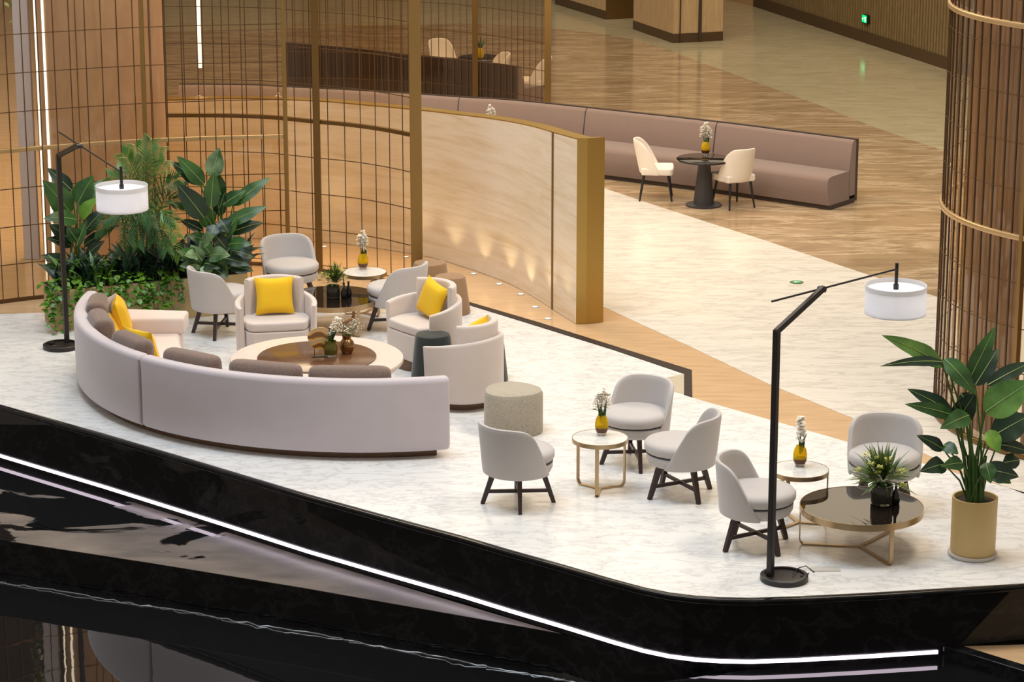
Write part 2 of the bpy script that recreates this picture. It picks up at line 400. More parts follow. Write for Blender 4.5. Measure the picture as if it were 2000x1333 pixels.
def place(proto, first, loc, rz):
    o = proto if first else copy_tree(proto)
    o.location = loc; o.rotation_euler = (0, 0, rz); return o
def arcpts(c, r, a0, a1, n): return [(c[0] + r * cos(a0 + (a1 - a0) * i / n), c[1] + r * sin(a0 + (a1 - a0) * i / n)) for i in range(n + 1)]
def xy(q): return (q[0], q[1])

# ================================================================== FLOORS
def poly(px): return [xy(P(*q)) for q in px]
def slab(pts, z, m, name='floor', t=.002, z0=None):
    o = MB().prism(pts, z - t if z0 is None else z0, z).build(name, m); tag(o, kind='structure'); return o
# front edge of the raised lounge (plan points)
front = [(-260, 718), (0, 790), (200, 846), (400, 905), (600, 965), (750, 1006), (900, 1046), (1000, 1075), (1100, 1103), (1200, 1132), (1260, 1148), (1310, 1158), (1360, 1164), (1410, 1167), (1470, 1168), (1560, 1165), (1700, 1158), (2000, 1140), (2300, 1122)]
fr = poly(front)
back_edge = poly([(2300, 1046), (2000, 962), (1650, 862), (1351, 777), (1349, 727), (1200, 681), (1050, 634), (905, 590), (850, 575), (770, 574), (700, 580), (545, 592), (300, 604), (0, 614), (-260, 620)])
# stone slab of the hall (tan), everything else laid on it
tan_poly = back_edge[::-1] + [(14, 24.0), (14, 62), (-14, 62), (-14, 25.9)]
slab(tan_poly, -.004, 'tan_floor', z0=-.30)
hall = poly([(1145, 356), (1270, 398), (1400, 440), (1484, 466.5), (1690, 535), (1833, 581), (2400, 762)]) + poly([(2600, 1140), (2000, 965), (1850, 908), (1663, 816), (1503, 751), (1345, 676), (1240, 628), (1145, 584), (1100, 560), (1040, 500), (1000, 440), (1000, 340)])
slab(hall, 0.0, 'marble_hall', t=.003)
brown = poly([(2400, 762), (1833, 581), (1690, 535), (1484, 466.5), (1400, 440), (1270, 398), (1145, 356), (1000, 300), (820, 235), (300, 200), (300, 62), (900, 46), (1000, 49), (1077, 55), (1160, 64), (1237, 77), (1300, 95), (1362, 119), (1500, 169), (1605, 207), (1712, 250), (1835, 292), (2400, 500)])
slab(brown, -.001, 'marble_brown', t=.002)
beige = poly([(2400, 500), (1835, 292), (1712, 250), (1605, 207), (1500, 169), (1362, 119), (1300, 95), (1237, 77), (1160, 64), (1077, 55), (1000, 49), (900, 46), (300, 62)]) + [(-14, 60), (14, 60), (14, 40)]
slab(beige, -.002, 'marble_beige', t=.001)
# lounge platform
lounge = fr + back_edge
slab(lounge, 0.0, 'marble_white', z0=-.05)
def inset(path, d):
    out = []
    for i in range(len(path)):
        a = Vector(path[max(i - 1, 0)]); b = Vector(path[min(i + 1, len(path) - 1)]); t = (b - a).normalized()
        out.append((path[i][0] - t.y * d, path[i][1] + t.x * d))
    return out
o = MB().ribbon(fr, -.055, -.045, .0).build('trim_1', M['marble_black'], bevel=.012); tag(o, kind='structure')   # chamfered nosing
fas = inset(fr, -.0)
o = MB().ribbon(fas, .06, -1.02, -.045).build('wall_front', M['marble_black']); tag(o, kind='structure')
led_path = [q for q in inset(fr, -.006)]
led_end = P(1832, 1275, -.5)
lp = [q for q in led_path if q[0] < led_end.x - .05] + [(led_end.x, fr[-2][1] - .012)]
# interpolate the fascia line at led end
for i in range(len(fr) - 1):
    if fr[i][0] <= led_end.x <= fr[i + 1][0]:
        k = (led_end.x - fr[i][0]) / (fr[i + 1][0] - fr[i][0]); lp[-1] = (led_end.x, fr[i][1] + k * (fr[i + 1][1] - fr[i][1]) - .006)
o = MB().ribbon(lp, -.012, -.515, -.488).build('light_strip', M['led_pink'])
tag(o, 'pink white light strip running along the black plinth of the lounge', 'light strip')
# tan lower floor, black rim and basins in front of the platform
fy = lambda x: next(fr[i][1] + (x - fr[i][0]) / (fr[i + 1][0] - fr[i][0]) * (fr[i + 1][1] - fr[i][1]) for i in range(len(fr) - 1) if fr[i][0] <= x <= fr[i + 1][0])
ra = P(1840, 1262, -.46); rb = P(2000, 1312, -.46)
d = (rb - ra).normalized(); rb2 = ra + d * 3.2; ra2 = ra
nn = Vector((-d.y, d.x, 0)) * .12
slab([(ra.x + .05, fy(ra.x + .05)), (rb2.x + .1, rb2.y), (7, rb2.y), (7, fr[-1][1])], -.47, 'tan_floor', z0=-.55)
o = MB().prism([(ra.x, fy(ra.x)), (ra.x + .13, fy(ra.x + .13)), xy(rb2 + nn), xy(rb2)], -1.2, -.455).build('trim_2', M['marble_black'], bevel=.01); tag(o, kind='structure')
WZ = -.565
# upper basin: wedge of water between the fascia and its overflow wall
rim = [xy(P(-260, 1012, WZ)), xy(P(0, 1055, WZ)), xy(P(300, 1101, WZ)), xy(P(600, 1150, WZ)), xy(P(900, 1203, WZ)), xy(P(1158, 1249, WZ))]
tip = (rim[-1][0], fy(rim[-1][0]) - .0)
up = rim + [tip] + [q for q in fr[::-1] if q[0] < tip[0]]
o = MB().prism(up, WZ - .004, WZ).build('floor', M['water_upper']); o.name = 'pool_water'; tag(o, 'dark rippled water in the wedge shaped upper basin below the light strip', 'water', kind='stuff')
o = MB().ribbon(rim + [tip], .05, -1.2, WZ - .005).build('wall_basin', M['marble_black']); tag(o, kind='structure')
# right basin
rg = [xy(P(1500, 1297, WZ)), xy(P(1290, 1336, WZ)), xy(P(1180, 1400, WZ))]
rg[0] = (rg[0][0], fy(rg[0][0]))
right_w = rg + [(rg[-1][0], 15.5), (rb2.x, 15.5), xy(rb2), (ra.x, fy(ra.x))]
o = MB().prism(right_w, WZ - .004, WZ).build('pool_water', M['water_right']); tag(o, 'dark water in the small basin beside the black rim at bottom right', 'water', kind='stuff')
o = MB().ribbon(rg[::-1], .04, -1.2, WZ - .005).build('wall_basin', M['marble_black']); tag(o, kind='structure')
low = [(-9, 10), (8, 10), (8, 15.3)] + [q for q in inset(fr, -.07)[::-1]]
o = MB().prism(low, -.92, -.91).build('pool_water', M['water_lower']); tag(o, 'still black water of the lower pool along the bottom edge', 'water', kind='stuff')

rnd = random.Random(44); g = MB(); base_l = cr([(a_ - .01, b_ - .03, 0) for a_, b_ in rim], 22)
g.tube([(q[0] - .02 + rnd.uniform(-.02, .02), q[1] - .05 - .06 * (.5 + .5 * sin(i * .35)) * rnd.random(), -.906) for i, q in enumerate(base_l)], .007, 5)
g.tube([(q[0] - .03 + rnd.uniform(-.03, .03), q[1] - .09 - .05 * sin(i * .23) * rnd.random(), -.908) for i, q in enumerate(base_l)], .004, 5)
o = g.build('splash_line', mat('splashing_water', (.16, .16, .17), .15)); tag(o, 'thin line of splashing water at the foot of the upper basin wall', 'water', kind='stuff')
# flush black trim along the back edge of the lounge, turning the corner at its right end
o = MB().prism(poly([(903, 587), (1050, 630), (1200, 677), (1351, 724), (1352, 777), (1336, 772), (1336, 731), (1200, 685), (1050, 638), (903, 592.5)]), -.01, .006).build('trim_3', M['black_trim']); tag(o, kind='structure')
o = MB().prism(poly([(1336, 731), (1336, 771), (1296, 760), (1300, 739)]), -.01, .003).build('trim_4', marble('beige_stone', (.52, .45, .34), (.62, .56, .46), .3, 4, .2, .4, (1, 1, 1), (.42, .35, .25))); tag(o, kind='structure')

# ================================================================== DIVIDER WALL (curved travertine)
wb = [(330, 470), (480, 466), (620, 472), (700, 480), (828, 500), (900, 520), (950, 537), (1000, 557), (1045, 582), (1085, 608), (1125, 633)]
wt = [1.66, 1.66, 1.66, 1.66, 1.68, 1.72, 1.76, 1.80, 1.85, 1.89, 1.93]
wp = [xy(P(*q)) for q in wb]
# resample smoothly
sm = cr([(a[0], a[1], z) for a, z in zip(wp, wt)], 5)
wall = thing('divider_wall', (sm[-1][0], sm[-1][1], 0)); tag(wall, 'curved travertine divider wall with a brass end post', 'wall')
off = Vector((-sm[-1][0], -sm[-1][1]))
loc = [(q[0] + off.x, q[1] + off.y) for q in sm]
MB().ribbon(loc, .16, 0, [q[2] for q in sm]).build('stone_face', M['travertine'], wall)
MB().ribbon([(a, b) for a, b in loc], .165, [q[2] - .001 for q in sm], [q[2] + .012 for q in sm]).build('top_cap', M['brass'], wall)
ed = (Vector(loc[-1]) - Vector(loc[-2])).normalized(); en = Vector((-ed.y, ed.x))
ea = PY(1125, 633, P(1125, 633).y); eb = P(1143, 633)
g = MB().prism([(.0, -.004), (.105, .0), (.105 + en.x * .19, en.y * .19), (en.x * .19, en.y * .19)], 0, sm[-1][2] + .014)
g.build('end_post', M['brass'], wall)
k = -7; mid = Vector(loc[k]); k2 = Vector(loc[k + 1]); dr = (k2 - mid).normalized(); nr = Vector((dr.y, -dr.x))
q = mid + nr * .006
MB().ribbon([tuple(q), tuple(q + dr * .045)], .012, 0, sm[k][2] + .012).build('joint_trim', M['brass_dark'], wall)

# floor uplights by the wall
proto = thing('floor_uplight', (0, 0, 0))
MB().lathe([(.0, .0), (.042, .0), (.042, .004), (.026, .0045), (.026, .002), (0, .002)], 20).build('ring', M['saucer'], proto)
MB().lathe([(0, .0), (.025, .0), (.025, .0035), (0, .0035)], 16).build('lens', M['led_warm'], proto)
ulabels = ['floor uplight nearest the brass end post of the curved wall', 'second floor uplight from the brass wall end', 'third floor uplight from the brass wall end', 'fourth floor uplight from the brass wall end', 'fifth floor uplight from the brass wall end', 'floor uplight beside the tall bronze post', 'floor uplight seen through the grille right of the marble side table', 'floor uplight seen through the grille beside the back chair']
for i, (px, py) in enumerate([(1070, 623), (1045, 600), (1017, 575), (975, 555), (925, 535), (864, 517), (793, 502), (633, 482)]):
    o = place(proto, i == 0, P(px, py, -.0035), 0); tag(o, ulabels[i], 'floor light', 'floor uplights along the curved wall')
    lo = spot('uplight_glow', P(px, py, .03), P(px, py, .03) + Vector((.12, .14, 1)), 5, (1, .82, .48), 75, .9, .02)

# ================================================================== GLASS SCREENS
def path_len(pts):
    L = [0]
    for a, b in zip(pts, pts[1:]): L.append(L[-1] + hypot(b[0] - a[0], b[1] - a[1]))
    return L
def at_len(pts, L, s):
    for i in range(len(pts) - 1):
        if L[i + 1] >= s - 1e-9:
            t = (s - L[i]) / max(1e-9, L[i + 1] - L[i]); return (pts[i][0] + (pts[i + 1][0] - pts[i][0]) * t, pts[i][1] + (pts[i + 1][1] - pts[i][1]) * t)
    return pts[-1]
def screen(path, ztop, label, posts, rail_z, row, pitch, bar='bar_dark', railm='rail_light', glass='glass', name='glass_screen', rows=None, thin='bar_dark', railh=.045, barw=.010, base=True, s0=0, glass_off=.02):
    t = thing(name, (path[0][0], path[0][1], 0)); tag(t, label, 'glass screen')
    lp_ = [(a - path[0][0], b - path[0][1]) for a, b in path]; L = path_len(lp_); T = L[-1]
    g = MB(); k = s0
    while k < T:
        q = at_len(lp_, L, k); g.box((q[0], q[1], ztop / 2), (barw, barw, ztop)); k += pitch
    z = rail_z
    while z < ztop: z += row
    zs = []
    while z > .03:
        z -= row
        if z > .03 and abs(z - rail_z) > .05 and z < ztop: zs.append(z)
    for z in zs: g.ribbon(lp_, .010, z - .004, z + .004)
    g.build('grille', M[bar], t)
    MB().ribbon(lp_, .045, rail_z - railh / 2, rail_z + railh / 2).build('mid_rail', M[railm], t, bevel=.004)
    if base: MB().ribbon(lp_, .03, 0, .035).build('base_rail', M['bar_dark'], t)
    n = len(lp_); go = []
    MB().ribbon([(a, b + glass_off) for a, b in lp_], .008, .01, ztop).build('glass_pane', M[glass], t)
    for (fr_, wd, dp, m) in posts:
        q = at_len(lp_, L, fr_ * T); MB().box((q[0], q[1], ztop / 2), (wd, dp, ztop)).build('post', M[m], t, bevel=.004)
    return t, lp_, L
z1 = 1.63
s1p = cr([xy(P(a, b, z1)) for a, b in [(-260, 330), (-130, 313), (0, 297), (130, 286), (262, 277), (400, 271), (558, 267)]], 6)
L1 = path_len(s1p)
f262 = next(i for i, q in enumerate(s1p) if q[0] > P(262, 277, z1).x); p0 = next(i for i, q in enumerate(s1p) if q[0] > P(10, 296, z1).x)
pitch1 = (L1[-1] - L1[p0]) / 17.42
screen(s1p, 4.3, 'curved bronze framed glass screen behind the planter at left', [(1.0, .045, .05, 'brass_post'), (L1[f262] / L1[-1], .045, .05, 'brass_post')], z1, .4075, pitch1, s0=L1[p0] % pitch1)
z2 = 1.70
s2p = cr([xy(P(a, b, z2)) for a, b in [(325, 226), (420, 226), (520, 229), (605, 237), (680, 244), (745, 253), (812, 266)]], 6)
L2 = path_len(s2p); f605 = next(i for i, q in enumerate(s2p) if q[0] > P(605, 237, z2).x)
screen(s2p, 4.3, 'curved bronze framed glass screen with a wide end post behind the stools', [(1.0, .125, .09, 'brass_post'), (L2[f605] / L2[-1], .075, .08, 'brass_dark')], z2, .405, L2[-1] / 15, railm='brass_dark', bar='bar_dark')
z3 = 1.24
s3p = cr([xy(P(a, b, z3)) for a, b in [(560, 49), (700, 51), (828, 57), (912, 64), (990, 74), (1070, 86)]], 5)
L3 = path_len(s3p); f912 = next(i for i, q in enumerate(s3p) if q[0] > P(912, 64, z3).x)
screen(s3p, 4.6, 'far glass screen standing behind the mauve banquette', [(1.0, .10, .08, 'brass_post'), (L3[f912] / L3[-1], .085, .08, 'brass_dark')], z3, .40, .125, glass='glass_far', railm='brass_dark', railh=.012)

# columns behind the screen at left, with light strips
c0 = P(205, 560)
cc = (P(205, 545).x, P(205, 545).y + 1.0)
def column(cx, cy, r, h, label, m='wood_column', strips=()):
    t = thing('round_column', (cx, cy, 0)); tag(t, label, 'column')
    MB().lathe([(r, 0), (r, h)], 64).build('cladding', M[m], t)
    g = MB()
    for i in range(10):
        a = 2 * pi * i / 10 + .12; g.box((cos(a) * r, sin(a) * r, h / 2), (.008, .008, h), a)
    g.build('joint_bead', M['brass_dark'], t)
    for a in strips: MB().box((cos(a) * (r + .006), sin(a) * (r + .006), h / 2), (.012, .030, h), a).build('light_strip', M['led_warm'], t)
    return t
yC = 29.0; cl = PY(79, 300, yC).x; crx = PY(325, 300, yC).x
rC = (crx - cl) / 2; cxC = (crx + cl) / 2
column(cxC, yC, rC, 5.0, 'broad round wood clad column behind the left glass screen', 'column_clad', strips=(pi + math.acos(min(1, (cxC - PY(99.5, 300, yC - .38).x) / rC)),))
sp2 = PY(81.5, 300, yC - .3); o = MB().box((sp2.x, yC - .3, 2.5), (.030, .02, 5.0)).build('light_strip', M['led_warm']); tag(o, 'upright light strip between the pale panel and the wood clad column', 'light strip')
sp = PY(60, 300, yC)
o = MB().box((sp.x - .04, yC + .02, 2.5), (.17, .10, 5.0)).build('wall_panel', M['chair_fab']); tag(o, 'narrow pale upright panel beside the wood clad column', 'panel')
o.data.materials[0] = mat('pale_lilac_panel', (.50, .47, .53), .6)
ls = PY(388, 60, 31.5)  # glowing bar behind the screens stands in for a reflection in their glass
o = MB().box((ls.x, 31.5, 2.6 + .9), (.05, .04, 3.4)).build('light_strip', M['led_warm']); tag(o, 'upright glowing strip standing in for a light strip reflected in the glass screen', 'light strip')

# greenery glimpsed through the glass, top left
q0 = PY(28, 80, 31.0); t = thing('hanging_greenery', (q0.x, 31.0, 4.2)); tag(t, 'soft green trailing plant glimpsed behind the glass at top left', 'plant')
g = MB(); rnd = random.Random(77); st_ = MB(); blade_late = []; green_t = t; green_st = st_
for k in range(7):
    x0 = rnd.uniform(-.14, .10); L_ = rnd.uniform(.9, 1.9); st_.tube([(x0, 0, .2), (x0 + .02, 0, -L_ * .5), (x0, 0, -L_)], .004, 4)
    for j in range(34):
        z_ = .1 - L_ * rnd.random(); a = rnd.uniform(0, 6.28); d_ = Vector((cos(a), -.4, rnd.uniform(-1, .1))).normalized(); p_ = Vector((x0 + rnd.uniform(-.03, .03), 0, z_)); blade_late.append((p_, p_ + d_ * .10, .05))
green_st.build('stems', M['stem'], green_t)
# right column: wood core behind a ring of bronze bars
RC = (5.713, 22.758); RR = 1.86
t = thing('column_screen', (RC[0], RC[1], 0)); tag(t, 'round column wrapped in curved glass and bronze bars at the right edge', 'column')
MB().lathe([(RR - .22, 0), (RR - .22, 5.2)], 72).build('cladding', M['wood_right'], t)
g = MB(); a = R(150)
for i in range(60):
    a = R(120 + i * 3.9); g.box((cos(a) * RR, sin(a) * RR, 2.6), (.014, .014, 5.2), a)
for z in (.36, .75, 1.14, 1.53, 2.33, 2.73, 3.13, 3.53, 3.93, 4.33, 4.73): g.sweep(rr(RR - .004, z - .004, RR + .004, z + .004, .001, 1), R(120), R(356), 60)
g.build('grille', M['bar_dark'], t)
for z in (1.93, 3.72): MB().sweep(rr(RR - .02, z - .024, RR + .03, z + .024, .01, 2), R(120), R(356), 72).build('rail_ring', M['rail_light'], t)
MB().sweep(rr(RR - .02, 0, RR + .02, .05, .005, 1), R(120), R(356), 72).build('base_ring', M['brass_dark'], t)
MB().sweep([(RR - .035, .03), (RR - .028, .03), (RR - .028, 5.2), (RR - .035, 5.2)], R(120), R(356), 72).build('glass_pane', M['glass'], t)
pa = PY(1948, 470, 21.3); aa = atan2(pa.y - RC[1], pa.x - RC[0])
MB().box((cos(aa) * (RR + .01), sin(aa) * (RR + .01), 2.6), (.05, .035, 5.2), aa).build('post', M['brass_post'], t)
pa = PY(1921, 470, 21.4); aa = atan2(pa.y - RC[1], pa.x - RC[0])
MB().box((cos(aa) * (RR - .21), sin(aa) * (RR - .21), 2.6), (.02, .03, 5.2), aa).build('light_strip', emit('soft_led', (1, .86, .66), .8), t)

# ================================================================== FAR ROOM
a_, b_, c_ = P(1237, 57), P(1315, 84), P(1411, 79)
Hc = 5.5
back4 = (a_.x + (c_.x - b_.x), a_.y + (c_.y - b_.y) + .3)
t = thing('square_pillar', (b_.x, b_.y, 0)); tag(t, 'light wood clad square pillar with dark skirting in the hall', 'pillar')
def rel(q): return (q[0] - b_.x, q[1] - b_.y)
pl = [rel(a_), rel(b_), rel(c_), rel(back4)]
MB().prism(pl, .28, Hc).build('cladding', M['wood_light'], t)
def grow(pts, k):
    cx = sum(q[0] for q in pts) / len(pts); cy = sum(q[1] for q in pts) / len(pts)
    return [(q[0] + (q[0] - cx) / hypot(q[0] - cx, q[1] - cy) * k, q[1] + (q[1] - cy) / hypot(q[0] - cx, q[1] - cy) * k) for q in pts]
MB().prism(grow(pl, .012), 0, .16).build('skirting', M['skirting'], t)
MB().prism(pl, .16, .28).build('lower_cladding', M['wood_light'], t)
s_ = (Vector(rel(c_)) - Vector(rel(b_)))
for f_, wd in ((.53, .05), (.13, .012)):
    q = Vector(rel(b_)) + s_ * f_; MB().box((q.x, q.y - .01, Hc / 2), (wd, .05, Hc), atan2(s_.y, s_.x)).build('shadow_gap', M['slat_gap'], t)
a2, b2, c2 = P(1085, 8), P(1183, 38), P(1245, 35)
t = thing('wood_block', (b2.x, b2.y, 0)); tag(t, 'wood veneered block with bronze side behind the square pillar', 'wall block')
rl = lambda q: (q[0] - b2.x, q[1] - b2.y)
MB().prism([rl(a2), rl(b2), rl((b2.x, b2.y + 1.2)), rl((a2.x, b2.y + 3.0))], .16, Hc).build('cladding', M['wood_light'], t)
MB().prism([rl(b2), rl(c2), rl((c2.x, c2.y + 1.2)), rl((b2.x, b2.y + 1.2))], 0, Hc).build('bronze_side', M['brass_dark'], t)
MB().prism(grow([rl(a2), rl(b2), rl((b2.x, b2.y + 1.2)), rl((a2.x, b2.y + 3.0))], .01), 0, .16).build('skirting', M['skirting'], t)
# slatted wall
sa, sb = P(1478, 12), P(1842, 131); dv = (sb - sa).normalized(); sb = sb + dv * 4; sl = (sb - sa).length
ang = atan2(dv.y, dv.x); nv = Vector((dv.y, -dv.x, 0))
if nv.y > 0: nv = -nv
t = thing('slatted_wall', sa, ang); tag(t, 'long slatted wood wall with a dark skirting on the far right', 'wall')
MB().box((sl / 2, .06, 1.6), (sl, .1, 3.2)).build('backing', M['slat_gap'], t)
g = MB(); n = int(sl / .105)
for i in range(n): g.box((.05 + i * .105, -.02, 1.2 + .1), (.062, .06, 2.3))
g.build('slats', M['slat_wood'], t)
MB().box((sl / 2, -.03, .1), (sl, .09, .2)).build('skirting', M['skirting'], t)
MB().box((sl / 2, -.03, 2.45 + .38), (sl, .07, .76)).build('fascia', M['wood_light'], t)
sd = P(1405, 2) ; o = MB().ribbon([xy(sa + dv * 0), xy(P(1400, -4)), xy(P(1300, -22))], -.1, 0, 3.2).build('wall_back', M['wood_column']); tag(o, kind='structure')
o = MB().box((0, 60, 10), (50, .2, 20)).build('wall_unseen', mat('dark_bronze_wall', (.07, .045, .028), .5)); tag(o, kind='structure')  # unseen wall, added tall and dark to darken reflections in the tables
# green exit sign mounted on the slats
q = PY(1700, 37, sa.y); # find the point on the slat plane
best = None
for i in range(400):
    s = i / 400 * sl; w_ = sa + dv * s
    dd_ = abs(atan2(w_.x, w_.y) - atan2(PY(1700, 37, 40).x, 40))
    if best is None or dd_ < best[0]: best = (dd_, w_)
w_ = best[1]; zz = CAMH + _ray(1700, 37).z * (w_.y / _ray(1700, 37).y)
t = thing('exit_sign', (w_.x, w_.y, zz), ang); tag(t, 'small glowing green exit sign hung on the slatted wall', 'sign')
MB().box((0, -.085, 0), (.20, .05, .155)).build('case', M['black_metal'], t)
pn = MB().box((-.01, -.112, .005), (.17, .006, .125)).build('panel', M['green_glow'], t)
g = MB(); g.box((-.055, -.117, 0), (.03, .006, .012)); g.build('arrow_shaft', M['sign_white'], pn)
MB().box((.035, -.117, .0), (.045, .006, .085)).build('doorway', M['sign_white'], pn)
MB().add([(-.095, -.120, 0), (-.06, -.120, .024), (-.06, -.120, -.024), (-.095, -.115, 0), (-.06, -.115, .024), (-.06, -.115, -.024)], [(0, 1, 2), (3, 5, 4), (0, 3, 4, 1), (1, 4, 5, 2), (2, 5, 3, 0)]).build('arrow_head', M['sign_white'], pn)
MB().lathe([(0, -.012), (.012, 0), (0, .012)], 10, (.0, -.119, .03)).build('figure', M['sign_white'], pn)

# floor guide markers
pr = thing('floor_marker', (0, 0, 0))
MB().lathe([(0, 0), (.075, 0), (.075, .004), (0, .004)], 24).build('disc', M['skirting'], pr)
g = MB(); g.lathe([(.045, .004), (.062, .004), (.062, .0055), (.045, .0055)], 24); g.build('ring', M['green_mark'], pr)
g = MB(); g.box((.008, 0, .006), (.04, .018, .003)); g.prism([(-.035, 0), (-.005, .03), (-.005, -.03)], .0045, .0075); g.build('arrow', mat('marker_arrow', (.75, .85, .75), .4), pr)
for i, (px, py, lb) in enumerate([(1556, 552, 'round green arrow marker set in the white hall floor near the lamp arm'), (1151, 480, 'round green arrow marker half hidden by the brass wall end')]):
    o = place(pr, i == 0, P(px, py), 0); tag(o, lb, 'floor marker', 'floor arrow markers')

# ================================================================== BANQUETTES
def banquette(name, label, toppx, ztop, seat=True, flip=1, back_m='banq_fab', seams=(), end_panel=True, depth=.62, px_is_top=True):
    pts = cr([xy(P(a, b, ztop)) for a, b in toppx], 6)
    t = thing(name, (pts[0][0], pts[0][1], 0)); tag(t, label, 'sofa')
    l = [(a - pts[0][0], b - pts[0][1]) for a, b in pts]; n = len(l)
    def offs(d):
        out = []
        for i in range(n):
            a = Vector(l[max(i - 1, 0)]); b = Vector(l[min(i + 1, n - 1)]); u = (b - a).normalized()
            out.append(Vector(l[i]) + Vector((u.y, -u.x)) * d)   # toward the camera side for left->right paths
        return out
    def loft(prof, nm, m, i0=0, i1=None):
        i1 = n if i1 is None else i1; vs = []; k = len(prof); cols = [offs(p_[0] * flip) for p_ in prof]
        for i in range(i0, i1):
            for j in range(k): vs.append((cols[j][i].x, cols[j][i].y, prof[j][1]))
        mm = i1 - i0
        fs = [(i * k + j, (i + 1) * k + j, (i + 1) * k + (j + 1) % k, i * k + (j + 1) % k) for i in range(mm - 1) for j in range(k)]
        fs += [tuple(range(k)), tuple((mm - 1) * k + j for j in range(k))]
        return MB().add(vs, fs, True).build(nm, m, t)
    loft([(-.07, .02), (-.07, ztop + .005), (-.012, ztop + .005), (-.012, .02)], 'back_panel', M['banq_dark'])
    bp = [(-.01, .1), (-.01, ztop - .03), (.02, ztop), (.06, ztop - .005), (.085, ztop - .04), (.15, .42), (.15, .1)]
    sp_ = [(.12, .06), (.12, .41), (.17, .425), (depth - .08, .42), (depth - .02, .40), (depth, .36), (depth - .01, .2), (depth - .05, .06)]
    idx = [0] + [next(i for i, q in enumerate(pts) if q[0] > P(s, 240, ztop).x) for s in seams] + [n - 1]
    for a, b in zip(idx, idx[1:]):
        br = loft(bp, 'backrest', M[back_m], a, b + 1)
        loft(sp_, 'seat', M[back_m], a, b + 1)
        if b != n - 1:
            cs = [offs(p_[0] * flip + (.004 if 1 else 0))[b] for p_ in bp]
            MB().tube([(c.x, c.y, p_[1] + .002) for c, p_ in zip(cs, bp)][1:-1], .006, 6).build('seam', M['banq_dark'], br)
    loft([(-.01, 0), (-.01, .06), (depth - .08, .06), (depth - .08, 0)], 'plinth', M['banq_dark'])
    return t
banquette('banquette_sofa', 'long curved mauve banquette sofa running behind the brass ended wall', [(350, 165), (480, 166), (560, 170), (700, 177), (828, 185), (900, 190), (1000, 196), (1150, 211), (1405, 239), (1540, 256), (1672, 273)], .80, seams=(888, 1148, 1405), depth=.66)
banquette('banquette_sofa', 'second dark backed banquette seen through the far glass screen', [(560, 83), (700, 95), (828, 110), (920, 118), (1012, 129)], .78, flip=-1, seams=(780,))

# pedestal tables
def pedestal():
    t = thing('pedestal_table', (0, 0, 0))
    MB().lathe([(0, .573), (.345, .573), (.352, .583), (.352, .593), (.345, .60), (0, .60)], 48).build('table_top', M['black_glass'], t)
    MB().lathe([(.13, .03), (.080, .50), (.075, .573)], 32).build('pedestal', M['black_metal'], t)
    MB().lathe([(0, 0), (.225, 0), (.225, .018), (.13, .03), (0, .03)], 40).build('foot', M['black_metal'], t)
    return t
ped = pedestal()
M['black_metal2'] = mat('graphite_metal', (.05, .045, .045), .45, .3)
for c in kids(ped):
    if c.name.startswith('pedestal') or c.name.startswith('foot'): c.data.materials[0] = M['black_metal2']
# hyacinth vase
def floret(g, c, s, rnd):
    for k in range(5):
        a = 2 * pi * k / 5 + rnd.random(); el = rnd.uniform(-.3, .7); d = Vector((cos(a) * cos(el), sin(a) * cos(el), sin(el)))
        sd = d.cross(Vector((0, 0, 1))).normalized() * s * .35; tip = c + d * s
        g.add([c, c + d * s * .55 + sd, tip, c + d * s * .55 - sd], [(0, 1, 2, 3)], False)
def blade(g, a, b, w_, droop=.0, n=6, fold=.0, up=None, wave=0):
    """leaf blade from a to b"""
    a = Vector(a); b = Vector(b); d = b - a; L = d.length; dn = d.normalized()
    u = Vector(up) if up else Vector((0, -.35, 1))
    sd = dn.cross(u)
    if sd.length < .05: sd = Vector((1, 0, 0))
    sd.normalize(); nr = sd.cross(dn).normalized(); vs = []
    for i in range(n + 1):
        t = i / n; c = a + d * t + nr * (droop * L * 4 * t * (1 - t))
        wd = w_ / 2 * (sin(pi * min(1, t ** .85 * .95 + .05)) ** .8) * (1.15 - .35 * t)
        if i == n: wd = 0.001
        wv = wave * sin(t * 14) * wd
        vs += [c - sd * wd + nr * (fold * wd + wv), c, c + sd * wd + nr * (fold * wd - wv)]
    fs = []
    for i in range(n):
        q = i * 3; fs += [(q, q + 3, q + 4, q + 1), (q + 1, q + 4, q + 5, q + 2)]
    g.add(vs, fs, True)
    return [a + d * (i / n) + nr * (droop * L * 4 * (i / n) * (1 - i / n) + .002) for i in range(n + 1)]
g = MB()
for a, b, c in blade_late: blade(g, a, b, c, .05, 4)
g.build('leaves', M['leaf_bouquet'], green_t)
